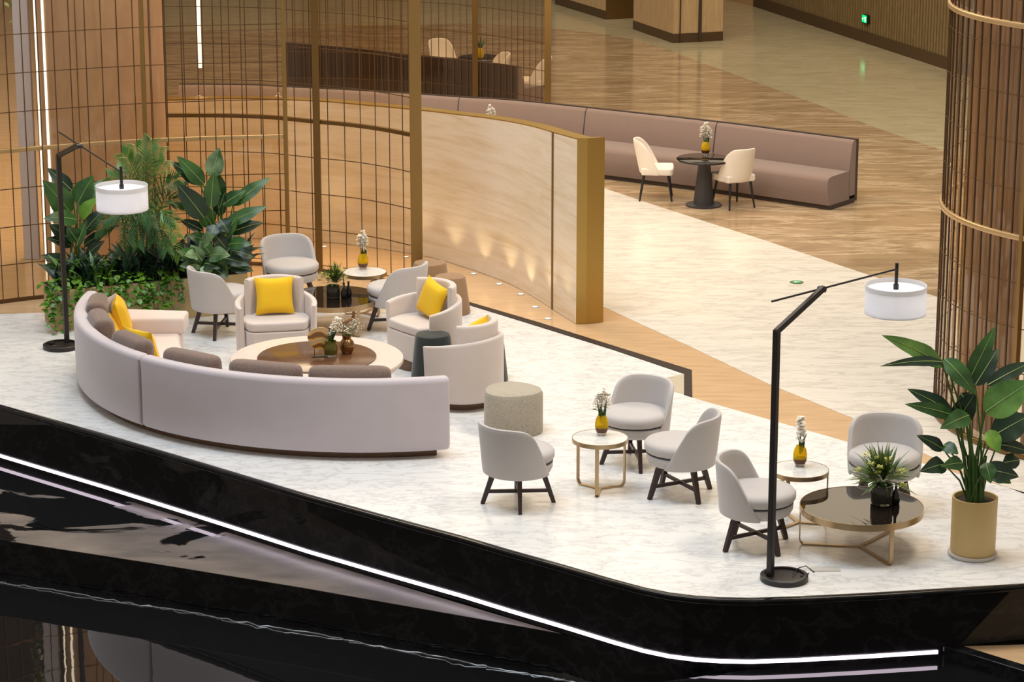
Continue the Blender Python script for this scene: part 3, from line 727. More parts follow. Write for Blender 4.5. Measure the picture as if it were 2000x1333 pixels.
def hyacinth(seed, tall=1.0):
    rnd = random.Random(seed); t = thing('flower_vase', (0, 0, 0))
    MB().lathe([(0, .0), (.034, .0), (.040, .010), (.042, .026), (0, .026)], 24).build('glass_foot', M['clear_glass'], t)
    MB().lathe([(0, .026), (.043, .026), (.052, .045), (.056, .066), (0, .066)], 24).build('amber_base', M['amber_dark'], t)
    MB().lathe([(.054, .064), (.057, .078), (.055, .11), (.046, .145), (.032, .168), (.034, .174), (.030, .174), (.028, .168), (.042, .143), (.050, .11), (.051, .075), (.045, .052)], 28).build('vase_body', M['amber'], t)
    g = MB()
    for k in range(6):
        a = rnd.uniform(0, 6.28); ln = rnd.uniform(.10, .17)
        blade(g, (cos(a) * .01, sin(a) * .01, .10), (cos(a) * .04, sin(a) * .04, .13 + ln), .026, .08)
    a = rnd.uniform(-.5, .5) + (3.14 if rnd.random() < .5 else 0)
    blade(g, (0, 0, .15), (cos(a) * .14, -.02, .21 + rnd.random() * .04), .012, .25)
    g.build('leaves', M['leaf'], t)
    sp_ = [(0, 0, .36), (-.045, -.01, .30), (.045, .01, .30)]
    f = MB(); s = MB()
    for (x, y, z) in sp_:
        s.tube([(0, 0, .1), (x * .6, y, z * .6), (x, y, z)], .004, 6)
        for k in range(30):
            h = rnd.uniform(-.075, .055); rr_ = .026 * (1 - max(0, h) * 9); aa = rnd.uniform(0, 6.28)
            floret(f, Vector((x + cos(aa) * rr_, y + sin(aa) * rr_, z + h)), .026, rnd)
    s.build('stems', M['stem'], t); f.build('blossoms', M['petal_white'], t)
    return t
hy = hyacinth(3)
hy2 = hyacinth(11)
V = 'amber glass vases with white hyacinths'
T_near = P(1172, 855, .45); T2 = P(1562, 917, .45); T3 = P(712, 531, .45); PT = P(1376, 309, .60)
place(hy, True, P(1175, 850, .45), .3); tag(hy, 'amber vase of white flowers on the middle marble side table', 'vase', V)
place(hy2, True, P(1562, 911, .45), 1.2); tag(hy2, 'amber vase of white flowers on the marble table behind the right lamp', 'vase', V)
o = place(hy, False, P(709, 526, .45), 2.0); tag(o, 'amber vase of white flowers on the marble table against the glass screen', 'vase', V)
o = place(hy2, False, P(1378, 303, .60), 2.2); tag(o, 'amber vase of white flowers on the black pedestal table by the banquette', 'vase', V)
place(ped, True, (PT.x, PT.y, 0), 0); tag(ped, 'black pedestal table between the two cream chairs', 'table', 'black pedestal tables')
for (px, py, lb, vl) in ((959, 214, 'black pedestal table hidden behind the travertine wall', 'white flowers just showing over the top of the travertine wall'), (541, 190, 'black pedestal table behind the glass, right of the pair by the left screen', 'white flowers seen through the left screen near its right post'), (389, 196, 'black pedestal table behind the glass near the far end of the banquette', 'white flowers seen through the left screen beside the imitated strip reflection')):
    q = P(px, py, .95); o = place(ped, False, (q.x, q.y, 0), 0); tag(o, lb, 'table', 'black pedestal tables')
    o = place(hy, False, (q.x, q.y, .60), px); tag(o, vl, 'vase', V)

# ------------------------------------------------------------------ dining chairs
def dining():
    t = thing('dining_chair', (0, 0, 0))
    g = MB(); g.prism([(-.20, -.22), (.20, -.235), (.235, -.21), (.24, 0), (.235, .21), (.20, .235), (-.20, .22)], .37, .47); g.build('seat', M['cream_fab'], t, bevel=.03, seg=3)
    # curved shell back
    n, mrow = 16, 8; vs = []
    for side in (0, 1):
        for j in range(mrow + 1):
            v = j / mrow; z = .37 + .49 * v
            pm = R(100 - 35 * v ** 1.3); 
            if v > .75: pm *= 1 - ((v - .75) / .25) ** 2 * .22
            for i in range(n + 1):
                ph = pi + pm * (-1 + 2 * i / n); r = .255 - side * .035
                lean = -.10 * v
                zz = z - (.02 * (abs(-1 + 2 * i / n) ** 3)) * v
                vs.append((.02 + lean + r * cos(ph) * .98, r * sin(ph) * (.98 - .04 * v), zz))
    W = n + 1; N = W * (mrow + 1); fs = []
    for j in range(mrow):
        for i in range(n):
            a = j * W + i; fs.append((a, a + 1, a + W + 1, a + W)); fs.append((N + a, N + a + W, N + a + W + 1, N + a + 1))
    for i in range(n): fs.append((i, N + i, N + i + 1, i + 1)); a = mrow * W + i; fs.append((a, a + 1, N + a + 1, N + a))
    for j in range(mrow): a = j * W; fs.append((a, a + W, N + a + W, N + a)); a = j * W + n; fs.append((a, N + a, N + a + W, a + W))
    MB().add(vs, fs, True).build('backrest', M['cream_fab'], t, sub=1)
    for sx in (-1, 1):
        for sy in (-1, 1): MB().tube([(sx * .16, sy * .16, .38), (sx * .22, sy * .20, 0)], .019, 10, .012).build('leg', M['black_metal'], t)
    return t
dc = dining()
G = 'cream dining chairs'
for i, (px, py, z, rz, lb) in enumerate([(1281, 388, 0, -4, 'cream dining chair facing right beside the black pedestal table'), (1432, 403, 0, 118, 'cream dining chair with its rounded back to us right of the pedestal table'), (1040, 150, .45, 168, 'cream chair behind the far screen nearest its end post'), (960, 113, .7, 200, 'cream chair behind the far screen, right of the small plant'), (868, 100, .6, -60, 'cream chair seen through the far screen left of the bronze post')]):
    q = P(px, py, z); o = place(dc, i == 0, (q.x, q.y, 0), R(rz)); o.scale = (.92, .92, .90); tag(o, lb, 'chair', G)
q = P(938, 112, .60)
t = thing('flower_vase', (q.x, q.y, .60)); tag(t, 'small amber vase of green leaves seen over the dark far banquette', 'vase')
MB().lathe([(0, 0), (.05, 0), (.06, .05), (.055, .11), (.035, .15)], 20).build('vase_body', M['amber'], t)
g = MB()
for k in range(9): a = k * .7; blade(g, (0, 0, .13), (cos(a) * .10, sin(a) * .1, .25 + .1 * ((k * 37) % 5) / 5), .03, .06)
g.build('leaves', M['leaf'], t)
o = place(ped, False, (q.x, q.y, 0), 0); tag(o, 'black pedestal table under the small plant beyond the far banquette', 'table', 'black pedestal tables')

# ================================================================== LOUNGE CHAIRS
def lounge_chair():
    t = thing('lounge_chair', (0, 0, 0)); n, mr = 22, 9; vs = []
    for side in (0, 1):
        for j in range(mr + 1):
            v = j / mr
            for i in range(n + 1):
                u = -1 + 2 * i / n; pm = R(108 - 38 * v ** .9)
                ph = pi + pm * u
                top = .715 - .09 * abs(u) ** 6
                z = .275 + (top - .275) * v
                r = (.292 + .030 * v) - side * (.052 - .012 * v)
                if side and j == 0: r += .03
                vs.append((r * cos(ph) - .012 * v, r * sin(ph), z))
    W = n + 1; N = W * (mr + 1); fs = []
    for j in range(mr):
        for i in range(n):
            a = j * W + i; fs.append((a, a + 1, a + W + 1, a + W)); fs.append((N + a, N + a + W, N + a + W + 1, N + a + 1))
    for i in range(n): fs.append((i, N + i, N + i + 1, i + 1)); a = mr * W + i; fs.append((a, a + 1, N + a + 1, N + a))
    for j in range(mr): a = j * W; fs.append((a, a + W, N + a + W, N + a)); a = j * W + n; fs.append((a, N + a, N + a + W, a + W))
    MB().add(vs, fs, True).build('backrest', M['chair_fab'], t, sub=1)
    sh = lambda th: 1.0
    MB().lathe([(0, .27), (.20, .27), (.262, .285), (.282, .32), (.284, .365), (.278, .372), (0, .372)], 40).build('seat_drum', M['chair_fab'], t)
    MB().lathe([(.2, .370), (.282, .370), (.285, .374), (.282, .379), (.2, .379)], 40).build('piping', M['piping'], t)
    MB().lathe([(0, .377), (.24, .377), (.276, .385), (.290, .41), (.290, .445), (.272, .468), (.22, .478), (0, .485)], 40, (.012, 0, 0)).build('seat_cushion', M['chair_fab'], t)
    for k in range(4):
        a = R(45 + 90 * k); d = Vector((cos(a), sin(a), 0))
        MB().bar(d * .195 + Vector((0, 0, .285)), d * .292, .046, .040, up=(-d.y, d.x, 0), taper=.72).build('leg', M['wood_dark'], t)
    for a in (45, 135):
        d = Vector((cos(R(a)), sin(R(a)), 0)); MB().bar(-d * .262 + Vector((0, 0, .105)), d * .262 + Vector((0, 0, .105)), .020, .028).build('stretcher', M['wood_dark'], t)
    return t
lc = lounge_chair(); G = 'round grey lounge chairs'
CH = [((1012, 983), 48, 'grey round lounge chair with its back to us in front of the boucle stool'),
      ((1240, 905), -128, 'grey round lounge chair behind the middle marble side table facing left'),
      ((1328, 966), 163, 'grey round lounge chair turned left, right of the middle marble side table'),
      ((1476, 1066), -14, 'grey round lounge chair facing right directly behind the right lamp pole'),
      ((1724, 990), -99, 'grey round lounge chair facing us behind the black coffee table at right'),
      ((570, 596), -64, 'grey round lounge chair facing us against the glass screen at the back'),
      ((432, 652), 38, 'grey round lounge chair facing right beside the long planter'),
      ((775, 643), 145, 'grey round lounge chair turned left behind the armchair with tilted yellow cushion')]
for i, ((px, py), rz, lb) in enumerate(CH): o = place(lc, i == 0, P(px, py), R(rz)); tag(o, lb, 'chair', G)

# ================================================================== ARMCHAIRS
def armchair():
    t = thing('barrel_armchair', (0, 0, 0))
    # arm shell with top sloping to the front
    def shell(r0, r1, z0, zt, am, n, soft, nm, slope):
        prof = rr(0, 0, 1, 1, .22, 3); vs = []; k = len(prof); steps = []
        for i in range(n + 1):
            u = -1 + 2 * i / n; steps.append((u, 0))
        for u, _ in steps:
            e_ = 1.0; ph = pi + am * u; sh_ = 0
            if abs(u) > .999: sh_ = .25
            top = zt - slope * abs(u) ** 1.6
            for (a, b) in prof:
                a2_ = .5 + (a - .5) * (1 - sh_); r = r0 + (r1 - r0) * a2_ + (.035 * b * max(0, abs(u) - .6) / .4 if slope else 0)
                bb = b; rad = .028
                z = z0 + (top - z0) * b if .3 < b < .7 else None
                # map the rounding so it stays about 3 cm
                if b >= .5: z = top - (1 - b) / .22 * rad if b > .78 else top - rad - (.78 - b) / .56 * (top - z0 - 2 * rad)
                else: z = z0 + b / .22 * rad if b < .22 else z0 + rad + (b - .22) / .56 * (top - z0 - 2 * rad)
                vs.append((r * cos(ph), r * sin(ph), z))
        m_ = len(steps)
        fs = [(i * k + j, (i + 1) * k + j, (i + 1) * k + (j + 1) % k, i * k + (j + 1) % k) for i in range(m_ - 1) for j in range(k)]
        fs += [tuple(range(k)), tuple((m_ - 1) * k + j for j in range(k))[::-1]]
        return MB().add(vs, fs, True).build(nm, M['arm_fab'], t)
    shell(.330, .385, .085, .675, R(116), 32, .02, 'arm_shell', .085)
    shell(.265, .332, .36, .805, R(64), 22, .02, 'backrest', .0)
    n = 24; pts = [(cos(pi + R(107) * (-1 + 2 * i / n)) * .333, sin(pi + R(107) * (-1 + 2 * i / n)) * .333) for i in range(n + 1)]
    pts += [(.19, -.29), (.235, -.25), (.245, 0), (.235, .25), (.19, .29)]
    MB().prism(pts, .09, .36).build('seat_base', M['arm_fab'], t, bevel=.015)
    pts2 = [(q[0] * .985, q[1] * .985) for q in pts]; MB().prism(pts2, .362, .452).build('seat_cushion', M['arm_fab'], t, bevel=.025, seg=3)
    MB().lathe([(0, 0), (.27, 0), (.27, .09), (0, .09)], 40).build('plinth', M['wood_base'], t)
    return t
ac = armchair(); G = 'blush barrel armchairs'
AC = [(P(541, 707), -80, 'blush barrel armchair facing us with an upright yellow cushion'),
      (P(826, 713), -142, 'blush barrel armchair holding a tilted yellow cushion, right of the round table'),
      (P(903, 786), 146, 'blush barrel armchair seen from behind beside the dark green stool')]
for i, (q, rz, lb) in enumerate(AC): o = place(ac, i == 0, q, R(rz)); tag(o, lb, 'armchair', G)

def pillow_at(loc, az, tilt, w_, h_, d_, m, name, label, cat='cushion', group=None, roll=0):
    """az: direction the front faces"""
    o = MB().pillow(w_, h_, d_, Matrix.Identity(4)).build(name, M[m], weld=True)
    o.rotation_mode = 'XYZ'
    mx = Matrix.Translation(loc) @ Matrix.Rotation(az + pi / 2, 4, 'Z') @ Matrix.Rotation(-tilt, 4, 'X') @ Matrix.Rotation(roll, 4, 'Y')
    o.matrix_world = mx; tag(o, label, cat, group); return o
YG = 'yellow scatter cushions'
for (q, rz, lb), off, roll, w_ in zip(AC, (.12, .12, .14), (0, R(13), R(10)), (.38, .37, .34)):
    a = R(rz); loc = q + Vector((-cos(a) * off, -sin(a) * off, .452 + .185))
    pillow_at(loc, a, R(16), w_, .37, .13, 'yellow_fab', 'yellow_cushion', {'blush barrel armchair facing us with an upright yellow cushion': 'upright square yellow cushion on the armchair facing us', 'blush barrel armchair holding a tilted yellow cushion, right of the round table': 'tilted yellow cushion on the armchair right of the round table', 'blush barrel armchair seen from behind beside the dark green stool': 'yellow cushion mostly hidden in the armchair seen from behind'}[lb], group=YG, roll=roll)

# ================================================================== STOOLS
def stool(q, r, h, m, label, taper=1.0, tri=.05, rz=0, group='fabric stools', name='stool', rad=.05):
    t_ = lambda th: 1 + tri * cos(3 * th)
    o = MB().lathe([(0, 0), (r * taper * .96, 0), (r * taper, .02), (r * (.5 + taper / 2) , h * .5), (r, h - rad), (r - rad * .3, h - rad * .3), (r - rad, h - .004), (r * .4, h), (0, h)], 40, shape=t_).build(name, M[m])
    o.location = q; o.rotation_euler = (0, 0, rz); return tag(o, label, 'stool', group)
stool(P(1001, 842), .262, .40, 'stool_fab', 'grey boucle stool between the armchair and the nearest lounge chair', 1, .045, 1.9)
stool(P(840, 586), .175, .42, 'tan_fab', 'tan felt stool at the foot of the wide bronze post', 1.28, .04, .4, rad=.035)
stool(P(880, 610), .165, .40, 'tan_fab', 'tan felt stool tucked behind the armchair with the tilted cushion', 1.28, .04, 1.4, rad=.035)
stool(P(845, 738), .17, .44, 'green_fab', 'dark green tapered stool between the two right armchairs', 1.25, .03, 0, rad=.035)
stool(P(950, 745), .17, .44, 'green_fab', 'dark green tapered stool hidden behind the armchair, right edge showing', 1.25, .03, 1, rad=.035)

# ================================================================== TABLES
def ring_table(r, h, topm, name, rot=0, legw=.032, th=.034):
    t = thing(name, (0, 0, 0))
    MB().lathe([(0, h - .012), (r - .006, h - .012), (r - .006, h), (0, h)], 56).build('table_top', M[topm], t)
    MB().lathe([(r - .02, h - th), (r, h - th), (r, h + .002), (r - .006, h + .002), (r - .006, h - .012), (r - .02, h - .012)], 56).build('rim', M['bronze_leg'], t)
    for k in range(3):
        a = rot + k * 2 * pi / 3; d = Vector((cos(a), sin(a), 0)); rl_ = r - .008; c = .05
        path = [(rl_, h - th + .005), (rl_, c)] + [(rl_ - c + c * cos(R(-x)), c + c * sin(R(-x)) ) for x in (30, 60)] + [(rl_ - c, .006), (0, .006)]
        g = MB(); sd = Vector((-d.y, d.x, 0)) * legw / 2; vs = []
        for i, (rr_, z) in enumerate(path):
            a0 = path[max(i - 1, 0)]; a1 = path[min(i + 1, len(path) - 1)]; tx, tz = a1[0] - a0[0], a1[1] - a0[1]; l_ = hypot(tx, tz); nx, nz = -tz / l_ * .005, tx / l_ * .005
            for s_, k_ in ((-1, -1), (1, -1), (1, 1), (-1, 1)): vs.append(d * (rr_ + nx * k_) + sd * s_ + Vector((0, 0, z + nz * k_)))
        kk = len(path); fs = [(i * 4 + j, (i + 1) * 4 + j, (i + 1) * 4 + (j + 1) % 4, i * 4 + (j + 1) % 4) for i in range(kk - 1) for j in range(4)] + [(0, 1, 2, 3), tuple((kk - 1) * 4 + j for j in range(4))]
        g.add(vs, fs).build('leg', M['bronze_leg'], t)
    return t
st = ring_table(.232, .45, 'marble_top', 'side_table', R(-98)); G = 'round marble side tables'
place(st, True, (T_near.x, T_near.y, 0), 0); tag(st, 'round marble side table between the lounge chairs in the middle', 'side table', G)
o = place(st, False, (T2.x, T2.y, 0), R(85)); tag(o, 'round marble side table just right of the right lamp pole', 'side table', G)
o = place(st, False, (T3.x, T3.y, 0), R(50)); tag(o, 'round marble side table against the glass screen at the back', 'side table', G)
ct = ring_table(.478, .34, 'black_glass', 'coffee_table', R(-68), .034, .05); G = 'round black glass coffee tables'
C1 = P(1683, 988, .34); C2 = P(650, 580, .34)
place(ct, True, (C1.x, C1.y, 0), 0); tag(ct, 'round black glass coffee table beside the potted plant', 'coffee table', G)
o = place(ct, False, (C2.x, C2.y, 0), R(15)); tag(o, 'round black glass coffee table behind the armchair facing us', 'coffee table', G)

# big round table in the middle of the sofa
TC = P(619, 699, .42); TR = .80
t = thing('round_table', (TC.x, TC.y, 0)); tag(t, 'large round cream stone table with a dark wood turntable', 'table')
MB().lathe([(0, .355), (TR - .03, .355), (TR, .385), (TR, .412), (TR - .006, .42), (0, .42)], 80).build('table_top', marble('cream_stone', (.74, .64, .57), (.62, .53, .46), .25, 2, 0, .3, (1, 1, 1), (.71, .61, .545)), t)
MB().lathe([(0, 0), (.38, 0), (.38, .355), (0, .355)], 48).build('pedestal', M['wood_base'], t)
MB().lathe([(0, .42), (.548, .42), (.548, .432), (.544, .435), (0, .435)], 72).build('turntable', M['wood_inset'], t)

# agate disc on stand
AG = P(625, 697, .435)
t = thing('agate_ornament', AG, R(10)); tag(t, 'golden agate slice on a thin black stand on the turntable', 'ornament')
nA = 40; vs = []; rnd = random.Random(5); ra_ = [.108 + .006 * sin(3 * a_ * .157) + rnd.uniform(-.004, .004) for a_ in range(nA)]
for y in (-.012, .012):
    for i in range(nA): a = 2 * pi * i / nA; vs.append((cos(a) * ra_[i], y, .175 + sin(a) * ra_[i]))
fs = [tuple(range(nA)), tuple(range(nA, 2 * nA))[::-1]] + [(i, (i + 1) % nA, nA + (i + 1) % nA, nA + i) for i in range(nA)]
MB().add(vs, fs).build('agate_slice', M['agate'], t)
g = MB(); g.box((0, 0, .004), (.16, .05, .008))
for x in (-.05, .05): g.tube([(x, 0, 0), (x, 0, .08)], .003, 6)
g.build('stand', M['black_metal'], t)
# bulb vase
q = P(646, 697, .435)
t = thing('bulb_vase', q); tag(t, 'olive glass bulb vase with one white hyacinth on the turntable', 'vase')
MB().lathe([(0, 0), (.058, 0), (.062, .012), (.058, .026), (0, .026)], 28).build('glass_foot', M['clear_glass'], t)
MB().lathe([(.058, .026), (.064, .07), (.060, .11), (.048, .13), (.054, .15), (.049, .15), (.043, .13), (.054, .11), (.058, .07), (.050, .03)], 28).build('vase_body', M['olive_glass'], t)
MB().lathe([(0, .05), (.03, .07), (.036, .10), (.015, .14), (0, .15)], 18).build('bulb', M['leaf_light'], t)
g = MB()
for a in (.2, 1.5, 2.9, 4.4): blade(g, (0, 0, .12), (cos(a) * .04 + .03, sin(a) * .03, .27), .035, .05)
g.build('leaves', M['leaf'], t)
g = MB(); rnd = random.Random(9)
for k in range(46):
    s = rnd.random(); aa = rnd.uniform(0, 6.28); r_ = .035 * (1 - .5 * s)
    floret(g, Vector((.02 + .055 * s + cos(aa) * r_, sin(aa) * r_, .22 + .15 * s)), .028, rnd)
g.build('blossom', M['petal_white'], t)
q = P(678, 690, .435)
t = thing('bronze_vase', q); tag(t, 'squat bronze vase of tiny white flowers on the turntable', 'vase')
MB().lathe([(0, 0), (.045, 0), (.060, .03), (.070, .075), (.062, .11), (.040, .135), (.044, .165), (.048, .172), (.040, .172), (.034, .135), (0, .12)], 32).build('vase_body', M['bronze_vase'], t)
g = MB(); s = MB(); rnd = random.Random(4)
for k in range(26):
    a = rnd.uniform(0, 6.28); el = rnd.uniform(.35, 1.3); r_ = rnd.uniform(.08, .17); e_ = Vector((cos(a) * cos(el) * r_ + .01, sin(a) * cos(el) * r_, .16 + sin(el) * r_))
    s.tube([(0, 0, .14), e_ * .6 + Vector((0, 0, .06)), e_], .0016, 4)
    for j in range(5): floret(g, e_ + Vector((rnd.uniform(-.02, .02), rnd.uniform(-.02, .02), rnd.uniform(-.01, .02))), .008, rnd)
s.build('sprigs', M['leaf_bouquet'], t); g.build('blossoms', M['petal_white'], t)

# bouquets in smoked vases with black bottles
def bouquet(seed):
    rnd = random.Random(seed); t = thing('bouquet_vase', (0, 0, 0))
    MB().lathe([(0, 0), (.080, 0), (.086, .01), (.086, .14), (.080, .15), (.082, .155), (.076, .155), (.076, .145), (.080, .13), (.080, .02)], 32).build('vase_body', M['smoke_glass'], t)
    g = MB(); y = MB()
    for k in range(190):
        a = rnd.uniform(0, 6.28); el = rnd.choice([rnd.uniform(-.2, .4), rnd.uniform(.2, 1.4), rnd.uniform(.2, 1.4)]); ln = rnd.uniform(.12, .22)
        d = Vector((cos(a) * cos(el), sin(a) * cos(el), sin(el))); st_ = Vector((0, 0, .19)) + d * rnd.uniform(.01, .13); e_ = st_ + (d + Vector((rnd.uniform(-.5, .5), rnd.uniform(-.5, .5), rnd.uniform(-.3, .3)))).normalized() * ln
        blade(g, st_, e_, rnd.uniform(.011, .022), rnd.uniform(.0, .12), 4)
    for k in range(16):
        a = rnd.uniform(0, 6.28); el = rnd.uniform(.1, 1.4); d = Vector((cos(a) * cos(el), sin(a) * cos(el), sin(el))); c = Vector((0, 0, .19)) + d * rnd.uniform(.14, .25)
        for j in range(7): floret(y, c + Vector((rnd.uniform(-.02, .02), rnd.uniform(-.02, .02), rnd.uniform(-.02, .02))), .022, rnd)
    s = MB()
    for k in range(10): a = k * .628; s.tube([(cos(a) * .04, sin(a) * .04, .02), (cos(a + .5) * .015, sin(a + .5) * .015, .17)], .004, 5)
    g.build('foliage', M['leaf_bouquet'], t); y.build('blossoms', M['leaf_yellow'], t); s.build('stems', M['stem'], t)
    return t
bq = bouquet(2)
q = P(1722, 984, .342); place(bq, True, q, 0); tag(bq, 'green and yellow bouquet in a smoked vase on the near black coffee table', 'bouquet', 'bouquets in smoked vases')
q = P(651, 581, .342); o = place(bq, False, q, 2.4); o.scale = (.8, .8, .8); tag(o, 'green and yellow bouquet in a smoked vase on the far black coffee table', 'bouquet', 'bouquets in smoked vases')
bt = MB().lathe([(0, 0), (.028, 0), (.033, .02), (.030, .07), (.012, .11), (.010, .15), (.013, .16), (0, .16)], 20).build('black_bottle', M['black_gloss'])
for i, (px, py, z, lb) in enumerate([(1749, 984, .342, 'small black bottle right of the bouquet on the near coffee table'), (672, 583, .342, 'small black bottle nearest the bouquet on the far coffee table'), (681, 580, .342, 'small black bottle at the right of the far coffee table group')]):
    o = bt if i == 0 else bt.copy()
    if i: COL.objects.link(o)
    o.location = P(px, py, z); tag(o, lb, 'bottle', 'small black bottles')

# ================================================================== CURVED SOFA
SCx, SCy, SR = -1.29, 24.24, 2.87
def sang(px, py, z): q = P(px, py, z); return atan2(q.y - SCy, q.x - SCx)
a_end = sang(879, 738, .72); a_left = atan2(P(205, 568, .72).y - SCy, P(205, 568, .72).x - SCx)
if a_left > 0: a_left -= 2 * pi
a_seam = sang(266, 697, .72)
t = thing('curved_sofa', (SCx, SCy, 0)); tag(t, 'long curved lilac grey sofa seen from behind with a walnut plinth', 'sofa')
bprof = rr(SR - .135, .07, SR, .72, .045, 4)
br = MB().sweep(bprof, a_seam + .002, a_end, 48, soft=.03).build('backrest', M['sofa_fab'], t)
MB().sweep(bprof, a_left, a_seam - .002, 26, soft=.03).build('backrest', M['sofa_fab'], t)
sprof = rr(SR - .98, .09, SR - .14, .40, .04, 3)
MB().sweep(sprof, a_seam, a_end - .02, 40, soft=.03).build('seat', M['pink_fab'], t)
MB().sweep(sprof, a_left + .05, a_seam, 24, soft=.03).build('seat', M['pink_fab'], t)
MB().sweep(rr(SR - .86, 0, SR - .11, .09, .005, 1), a_left + .03, a_end - .035, 60).build('plinth', M['wood_base'], t)
MB().sweep(rr(SR - 1.02, .385, SR - .14, .55, .025, 3), a_left, a_left + .17, 6, soft=.03).build('armrest', M['pink_fab'], t)
MB().tube([(cos(a_seam) * (SR + .001), sin(a_seam) * (SR + .001), z) for z in (.1, .25, .4, .55, .69)], .007, 6).build('seam', M['lilac_fab'], br)
# cushions against the back
CG = 'brown back cushions on the curved sofa'
cush = [(sang(685, 722, .74), .72, 'brown back cushion nearest the right end of the curved sofa'), (sang(514, 722, .74), .68, 'brown back cushion second from the right end of the curved sofa'), (sang(362, 703, .74), .62, 'brown back cushion just right of the sofa seam'), (sang(243, 668, .74), .56, 'brown back cushion just left of the sofa seam'), (sang(178, 625, .74), .54, 'brown back cushion second from the far left end of the sofa'), (sang(186, 588, .76), .50, 'brown back cushion at the far left end of the sofa')]
def box_cushion(w_, h_, d_, name, m):
    n = 10; vs = []; fs = []
    o = MB(); N = 14; vs = []; k = 2 * N
    sg = lambda x, e: math.copysign(abs(x) ** e, x)
    for i in range(N + 1):
        p_ = -pi / 2 + pi * i / N
        for j in range(k):
            q_ = 2 * pi * j / k; vs.append((w_ / 2 * sg(cos(p_), .38) * sg(cos(q_), .24), d_ / 2 * sg(sin(p_), .9), h_ / 2 * sg(cos(p_), .38) * sg(sin(q_), .24)))
    fs = [(i * k + j, i * k + (j + 1) % k, (i + 1) * k + (j + 1) % k, (i + 1) * k + j) for i in range(N) for j in range(k)]
    o.add(vs, fs, True)
    return o.build(name, M[m], weld=True)
for i, (a, w_, lb) in enumerate(cush):
    r_ = SR - .135 - .09
    loc = Vector((SCx + cos(a) * r_, SCy + sin(a) * r_, .40 + .195))
    o = box_cushion(w_, .40, .21, 'back_cushion', 'brown_fab')
    o.matrix_world = Matrix.Translation(loc) @ Matrix.Rotation(a + pi + pi / 2, 4, 'Z') @ Matrix.Rotation(R(-4), 4, 'X'); tag(o, lb, 'cushion', CG)
def on_seat(px, py, z, r_): a = sang(px, py, z); return a, Vector((SCx + cos(a) * r_, SCy + sin(a) * r_, 0))
q = P(238, 617, .62); pillow_at(Vector((q.x, q.y, .60)), R(6), R(16), .38, .40, .14, 'yellow_fab', 'yellow_cushion', 'bright yellow cushion standing at the far left end of the curved sofa', group=YG)
q = P(216, 615, .60); pillow_at(Vector((q.x, q.y, .60)), R(-28), R(20), .36, .36, .12, 'lilac_fab', 'mauve_cushion', 'mauve cushion behind the standing yellow cushion on the sofa')
q = P(216, 640, .56); pillow_at(Vector((q.x, q.y, .54)), R(-5), R(28), .34, .30, .12, 'yellow_fab', 'yellow_cushion', 'yellow cushion lying low between brown cushions at the left of the sofa', group=YG)
q = P(277, 674, .62); pillow_at(Vector((q.x, q.y, .605)), R(52), R(18), .38, .36, .13, 'yellow_fab', 'yellow_cushion', 'yellow cushion peeking over the back beside the sofa seam', group=YG)

# ================================================================== LAMPS
def lamp():
    t = thing('arc_floor_lamp', (0, 0, 0)); o_ = Vector((cos(R(-51)), sin(R(-51)), 0)) * .105
    MB().lathe([(0, 0), (.180, 0), (.180, .040), (.172, .045), (.150, .045), (.150, .030), (0, .030)], 48, (o_.x, o_.y, 0)).build('base', M['black_metal'], t)
    MB().box((0, 0, .97 + .01), (.045, .045, 1.92)).build('pole', M['black_metal'], t, bevel=.004)
    MB().bar((-.012, 0, 1.925), (.62, 0, 2.135), .030, .045).build('arm', M['black_metal'], t)
    MB().tube([(-.03, .028, 2.155), (1.735, .028, 2.07)], .0085, 8).build('rod', M['black_metal'], t)
    MB().lathe([(0, -.03), (.022, -.03), (.022, .03), (0, .03)], 14, mx=Matrix.Translation((.62, .014, 2.125)) @ Matrix.Rotation(R(90), 4, 'X')).build('joint_knob', M['black_metal'], t)
    c = (1.73, .03); g = MB(); g.tube([(c[0], c[1], 2.12), (c[0], c[1], 1.95)], .014, 10); g.tube([(c[0], c[1], 1.95), (c[0], c[1], 1.90)], .022, 10)
    g.build('drop_stem', M['black_metal'], t)
    sh_ = MB().lathe([(.240, 1.715), (.240, 1.945), (.236, 1.945), (.236, 1.715)], 64, (c[0], c[1], 0)); sh_.f = [f for f in sh_.f if len(f) == 4]
    shd = sh_.build('lamp_shade', M['shade'], t)
    MB().lathe([(0, 1.905), (.236, 1.905), (.236, 1.909), (0, 1.909)], 48, (c[0], c[1], 0)).build('top_diffuser', M['shade'], shd)
    MB().lathe([(0, 1.722), (.236, 1.722), (.236, 1.726), (0, 1.726)], 48, (c[0], c[1], 0)).build('bottom_diffuser', M['shade'], shd)
    return t
lm = lamp(); pr_ = P(1504, 1133); pl_ = P(131, 675)
place(lm, True, pr_, R(51)); tag(lm, 'black arc floor lamp with a white drum shade standing in the right foreground', 'floor lamp', 'black arc floor lamps')
lmL = o = place(lm, False, pl_, R(-62)); tag(o, 'black arc floor lamp with a white drum shade left of the curved sofa', 'floor lamp', 'black arc floor lamps')
LD = lambda base, az: base + Vector((cos(R(az)) * 1.73, sin(R(az)) * 1.73, 1.81))
for b, az in ((pr_, 51), (pl_, -62)):
    l = bpy.data.lights.new('shade_bulb', 'POINT'); l.energy = 2.2; l.color = (1, .95, .9); l.shadow_soft_size = .05
    lo = bpy.data.objects.new('shade_bulb', l); COL.objects.link(lo); lo.location = LD(b, az)
q = P(1558, 1118)
g = MB(); g.tube([P(1548, 1122, .05), P(1560, 1110, .05), P(1574, 1106, .02), P(1582, 1112, .006), P(1590, 1118, .006)], .004, 6)
g.tube([P(1563, 1125, .04), P(1575, 1132, .01), P(1566, 1128, .008), P(1580, 1120, .008)], .004, 6)
